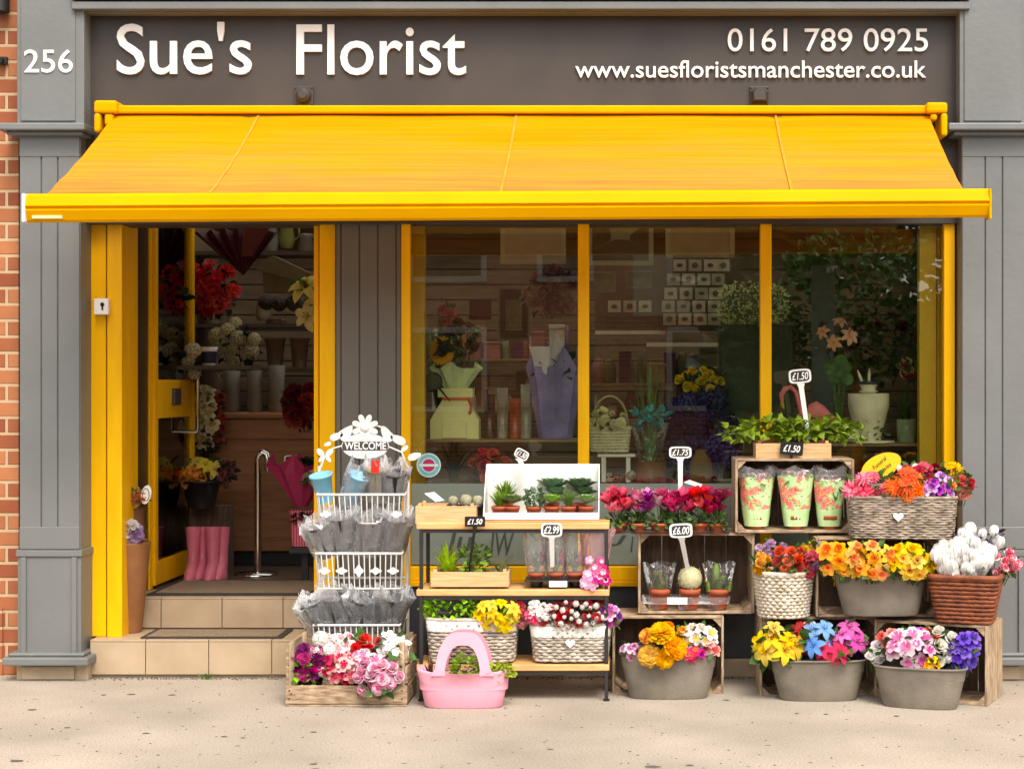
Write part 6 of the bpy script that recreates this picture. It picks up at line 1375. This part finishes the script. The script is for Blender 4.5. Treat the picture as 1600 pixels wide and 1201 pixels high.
for dx, py in ((-.04, 575), (.01, 565), (.035, 575), (-.02, 590), (.04, 592), (.0, 582)):
    h_ = Z(py, y) - Z(692, .25); m.tube([(0, 0, 0), (dx*.5, 0, h_*.6), (dx, 0, h_)], .0035, 5); Mx = Matrix.Translation((dx, -.01, h_)) @ Vector((rnd(-.4, .4), -1, rnd(0, .6))).to_track_quat('Z', 'Y').to_matrix().to_4x4()
    m.lathe([(.035, .006), (.02, .0), (.001, .004)], 0, 0, 12, M=Mx, cap0=False)
m.build('foliage', leafm((82, 118, 62)), t, world=False)
# flamingo
y = .22; t = thing('flamingo', 'pink flamingo ornament behind the ivy', 'ornament', (X(1270, y), y, Z(700, y)))
m = MB(); P = [(X(px, y) - X(1270, y), 0, Z(py, y) - Z(700, y)) for px, py in ((1222, 628), (1221, 616), (1226, 607), (1236, 604), (1244, 612), (1248, 628), (1252, 645), (1262, 655))]
m.tube(P, [.008, .013, .013, .0115, .011, .011, .012, .014], 10)
bs = []
for k, (px, py, rz_, ry_) in enumerate(((1258, 652, .012, .012), (1264, 642, .034, .03), (1276, 640, .044, .036), (1288, 645, .036, .028), (1298, 650, .016, .014), (1306, 653, .004, .004))):
    bs.append([(X(px, y) - X(1270, y), ry_*math.cos(2*PI*q/14), Z(py, y) - Z(700, y) + rz_*math.sin(2*PI*q/14)) for q in range(14)])
m.loft(bs, 0); m.build('body', mat('flamingo_pink', rgb(250, 135, 140), .5), t, world=False)
m = MB(); m.tube([(P[0][0], 0, P[0][2]), (P[0][0] + .002, 0, P[0][2] - .018), (P[0][0] + .010, 0, P[0][2] - .032)], [.010, .009, .003], 8); m.build('beak', mat('beak_yellow', rgb(215, 185, 50), .5), t, world=False)
m = MB(); m.tube([(.0, 0, .12), (.0, 0, 0)], .004, 6); m.build('leg', mat('flamingo_leg', rgb(170, 80, 70), .5), t, world=False)
# cream urn
y = .36; zz = Z(692, .25) + .002; urn = mat('urn_cream', rgb(238, 232, 205), .6)
t = thing('cream_urn', 'cream ceramic urn planter on the right window shelf', 'urn', (X(1357, y), y, zz)); r_ = S(32, y); h_ = Z(614, y) - zz
m = MB(); m.lathe([(r_*1.25, 0), (r_*1.25, .008), (r_*.6, .01), (r_*.62, .03), (r_*.8, h_*.4), (r_, h_*.75), (r_, h_), (r_*.9, h_), (r_*.85, h_*.9)], 0, 0, 32); m.lathe([(r_*.9, h_*.93), (.001, h_*.93)], 0, 0, 24, cap0=False); m.build('urn_body', urn, t, world=False)
m = MB(); leafcloud(m, 26, .0, -r_*.9, .06, r_*.8, .01, .05, .03); m.build('painted_leaf', leafm((88, 112, 70)), t, world=False)
m = MB(); 
for _ in range(6): m.lathe([(rnd(.02, .045), 0), (rnd(.015, .03), .03), (.004, .055)], -r_*.5 + rnd(-.05, .05), -r_*.85 + rnd(-.02, .02), 9, M=Matrix.Translation((0, 0, .005 + rnd(0, .02))))
m.build('draped_cloth', urn, t, world=False)
t = thing('tea_cup', 'small cream cup with a blue saucer rim and white ears on the urn', 'ornament', (X(1357, y), y, zz + h_)); m = MB(); m.lathe([(.03, 0), (.05, .012), (.034, .018), (.045, .045), (.05, .058), (.04, .058)], 0, 0, 24); m.build('cup_body', urn, t, world=False)
MB().lathe([(.048, .045), (.056, .05), (.056, .06), (.05, .06)], 0, 0, 24, cap0=False).build('blue_rim', mat('blue_rim', rgb(50, 66, 84), .5), t, world=False)
for dx, tl in ((-.02, -35), (.0, 4)):
    m = MB(); m.loft([oval(.008*k, .004, 2, 10, z) for k, z in ((.5, .05), (1, .08), (.9, .1), (.2, .125))], M=Matrix.Translation((dx*.5, 0, 0)) @ Matrix.Rotation(R(tl*.6), 4, 'Y')); m.build('ear', urn, t, world=False)
t = thing('green_pot', 'mottled green glazed pot with fern at the right end of the window shelf', 'potted plant', (X(1416, y), y, zz)); r_ = S(15, y); h_ = Z(654, y) - zz
m = MB(); m.lathe([(r_*.9, 0), (r_, h_*.5), (r_, h_), (r_*.9, h_), (r_*.85, h_*.9), (.001, h_*.9)], 0, 0, 24); m.build('pot', mat('mottled_green', rgb(120, 146, 112), .4, scale=16, col2=rgb(168, 178, 146)), t, world=False)
m = MB(); blades(m, 70, 0, 0, h_*.9, .17, .12, .006, droop=.4); m.build('foliage', leafm((62, 90, 34)), t, world=False)
bunch('large cream and crimson rose at the right edge of the window', 'rose', [((208, 200, 130), (150, 40, 50))], 1424, 572, .4, 10, 16, 3, .05, leaf=(70, 80, 40))
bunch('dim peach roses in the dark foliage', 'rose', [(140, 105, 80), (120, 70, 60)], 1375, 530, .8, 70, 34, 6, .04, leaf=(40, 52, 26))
# things on the platform behind film top
bunch('coral pink roses low in the left pane', 'rose', [(245, 100, 95), (250, 120, 105), (235, 85, 100)], 768, 728, .3, 32, 22, 9, .048, leaf=(60, 50, 40))
t = thing('leafy_plant', 'dark pointed leaves low in the left window pane', 'plant', (X(708, .35), .35, .901)); m = MB(); blades(m, 60, 0, 0, 0, .26, .14, .01); m.build('foliage', leafm((42, 60, 34)), t, world=False)
t = thing('sage_tub', 'sage green tub with lacy rim at the right of the middle pane', 'tub', (X(1140, .3), .3, .901)); m = MB(); m.lathe([(S(20, .3), 0), (S(27, .3), Z(748, .3) - .901), (S(24, .3), Z(748, .3) - .901)], 0, 0, 28); m.build('tub_body', mat('sage', rgb(160, 176, 150), .7, var=.15, scale=30), t, world=False)
t = thing('sack', 'small brown hessian sack low in the middle pane', 'sack', (X(1095, .35), .35, .901)); m = MB(); m.loft([oval(.06*k, .04*k, 2.4, 20, z) for k, z in ((.9, 0), (1, .05), (.8, .11), (.4, .14), (.5, .155))]); m.build('sack_body', mat('hessian', rgb(120, 94, 56), .9, var=.2, scale=90), t, world=False)
q = MB(); q.lathe([(.028, 0), (.022, .02), (.001, .026)], 0, 0, 20, M=Matrix.Translation((X(985, .3), .3, Z(742, .3))) @ Matrix.Rotation(R(90), 4, 'X')); tag(q.build('round_ornament', mat('dull_silver', rgb(150, 146, 132), .4)), 'round dull silver disc beside the stool leg', 'ornament')
bunch('small white blossoms under the stool', 'azalea', [(215, 210, 185)], 958, 748, .4, 14, 8, 6, .018, leaf=(50, 70, 40))

# ---------------- street opposite, seen only as reflections in the glass
wht = mat('window_white', rgb(200, 195, 185), .5); rf = mat('slate_roof', rgb(70, 68, 70), .8)
def house(x, w_, lb):
    t = thing('terraced_house', lb, 'house', (x + w_/2, -22, 0), 'houses across the road')
    MB().box(x, x + w_, -26, -22, 0, 2.6).build('lower_wall', brick, t); MB().box(x, x + w_, -26, -22.01, 2.604, 5.4).build('wall', mat('render_%d' % int(abs(x)*3), rgb(*[(200, 188, 160), (176, 120, 92), (206, 200, 184)][int(abs(x)) % 3]), .9, var=.1), t)
    MB().loft([[(x - .1, -21.8, 5.4), (x + w_ + .1, -21.8, 5.4), (x + w_ + .1, -26.2, 5.4), (x - .1, -26.2, 5.4)], [(x - .1, -24, 7.3), (x + w_ + .1, -24, 7.3), (x + w_ + .1, -24.02, 7.3), (x - .1, -24.02, 7.3)]], smooth=False).build('roof', rf, t)
    for wx, wz, ww, wh in ((x + .6, .9, 1.4, 1.5), (x + .6, 3.2, 1.4, 1.4), (x + w_ - 1.7, 3.2, 1.0, 1.4)):
        f_ = MB().box(wx, wx + ww, -21.99, -21.93, wz, wz + wh).build('window', wht, t); MB().box(wx + .1, wx + ww - .1, -21.925, -21.92, wz + .1, wz + wh - .1).build('glazing', mat('dark_glass', rgb(40, 46, 52), .1), f_)
    MB().box(x + w_ - 1.6, x + w_ - .7, -21.99, -21.93, 0, 2.1).build('door', mat('door_%d' % int(abs(x)*7), rgb(*random.choice([(120, 30, 30), (40, 60, 90), (50, 80, 50)])), .5), t)
house(-9.2, 4.6, 'left brick house across the road'); house(-4.5, 4.6, 'middle brick house across the road'); house(.1, 2.9, 'narrow right brick house across the road')
def tree(x, y, h, r, lb, n=2600, c=(62, 84, 34)):
    t = thing('street_tree', lb, 'tree', (x, y, 0), 'trees across the road')
    m = MB(); m.tube([(0, 0, 0), (.1, 0, h*.35), (0, .1, h*.6)], [.2, .15, .08], 10)
    for k in range(7): a = k*.9; m.tube([(.05, 0, h*(.3 + .04*k)), (r*.6*math.cos(a), r*.6*math.sin(a), h*(.55 + .05*k))], [.08, .03], 6)
    m.build('trunk', mat('bark', rgb(80, 66, 52), .9), t, world=False)
    m = MB()
    for k in range(16):
        d = Vector((rnd(-1, 1), rnd(-1, 1), rnd(-1, 1)))*.75; leafcloud(m, n//16, d.x*r, d.y*r, h*.62 + d.z*r, r*.42, r*.42, r*.36, .24)
    m.build('crown', leafm(c), t, world=False)
tree(2.9, -17, 5.0, 1.7, 'broad leafy tree across the road in front of the gap'); tree(8.6, -18, 6.5, 2.6, 'taller tree further along the far pavement')
tree(2.2, -14.5, 3.4, 1.3, 'low bushy tree near the far kerb', 1500)

t = thing('added_hedge', 'tall green hedge added across the road to block bright sky in reflections', 'hedge', (6.4, -17, 0)); m = MB()  # added to screen bright sky out of the right pane's reflection
m2 = MB(); m2.box(3.1, 9.8, -17.5, -16.6, 0, 2.6); m2.build('branches', mat('hedge_core', rgb(40, 48, 26), .9), t)
for k in range(14): leafcloud(m, 260, -3.1 + k*.48, .35, 1.45, .4, .2, 1.42, .16)
m.build('foliage', leafm((66, 88, 38)), t, world=False)
# ---------------- grit and weed at the foot of the steps
g = MB()
for _ in range(900):
    x = rnd(X(140), X(1500)); y = -.06 - abs(random.gauss(0, .02)) if x < X(500) else -.04 - abs(random.gauss(0, .03)); s_ = rnd(.002, .007)
    g.add([(x - s_, y - s_*.6, .001), (x + s_, y - s_*.5, .001), (x, y + s_*.7, .001), (x, y, .001 + s_*rnd(.5, 1.1))], [(0, 1, 3), (1, 2, 3), (2, 0, 3)])
for _ in range(500):
    x = rnd(-3.2, 2.3); y = rnd(-1.95, -.1); s_ = rnd(.0015, .006)
    g.add([(x - s_, y - s_*.6, .001), (x + s_*1.6, y - s_*.5, .001), (x, y + s_*.7, .001), (x, y, .001 + s_*.5)], [(0, 1, 3), (1, 2, 3), (2, 0, 3)])
o = g.build('grit', mat('grit', rgb(98, 84, 68), .95, var=.4, scale=50)); o['kind'] = 'stuff'; o['label'] = 'fine grit and dirt on the pavement along the shopfront'; o['category'] = 'grit'
t = thing('weed', 'small green weed growing at the foot of the tiled step', 'weed', (X(322, -.08), -.08, 0)); m = MB(); leafcloud(m, 14, 0, 0, .008, .03, .012, .006, .022); blades(m, 8, 0, 0, 0, .03, .03, .002); m.build('foliage', leafm((84, 118, 40)), t, world=False)
for px, py, w_ in ((50, 1108, .016), (205, 1084, .015), (162, 1085, .01), (268, 1085, .013), (228, 1145, .012), (105, 1136, .010), (350, 1150, .010), (380, 1152, .008), (490, 1143, .010), (1135, 1093, .012), (1245, 1114, .008), (1400, 1118, .010), (1290, 1115, .008), (1020, 1197, .022), (1078, 1195, .012), (25, 1188, .02), (490, 1193, .012), (860, 1170, .009)):
    d_ = HC*F/(py - HY); y = d_ - D0; x = (px - VX)*d_/F; pts = [(x + w_*1.5*math.cos(2*PI*k/9)*rnd(.7, 1.1), y + w_*math.sin(2*PI*k/9)*rnd(.7, 1.1), .0015) for k in range(9)]
    q = MB(); q.loft([pts, [(a + (x-a)*.3, b_ + (y-b_)*.3, .003) for a, b_, c in pts]], cap0=False); tag(q.build('gum_spot', mat('gum', rgb(92, 84, 74), .9)), 'flat dark trodden gum spot on the pavement', 'gum spot', 'gum spots on the pavement')
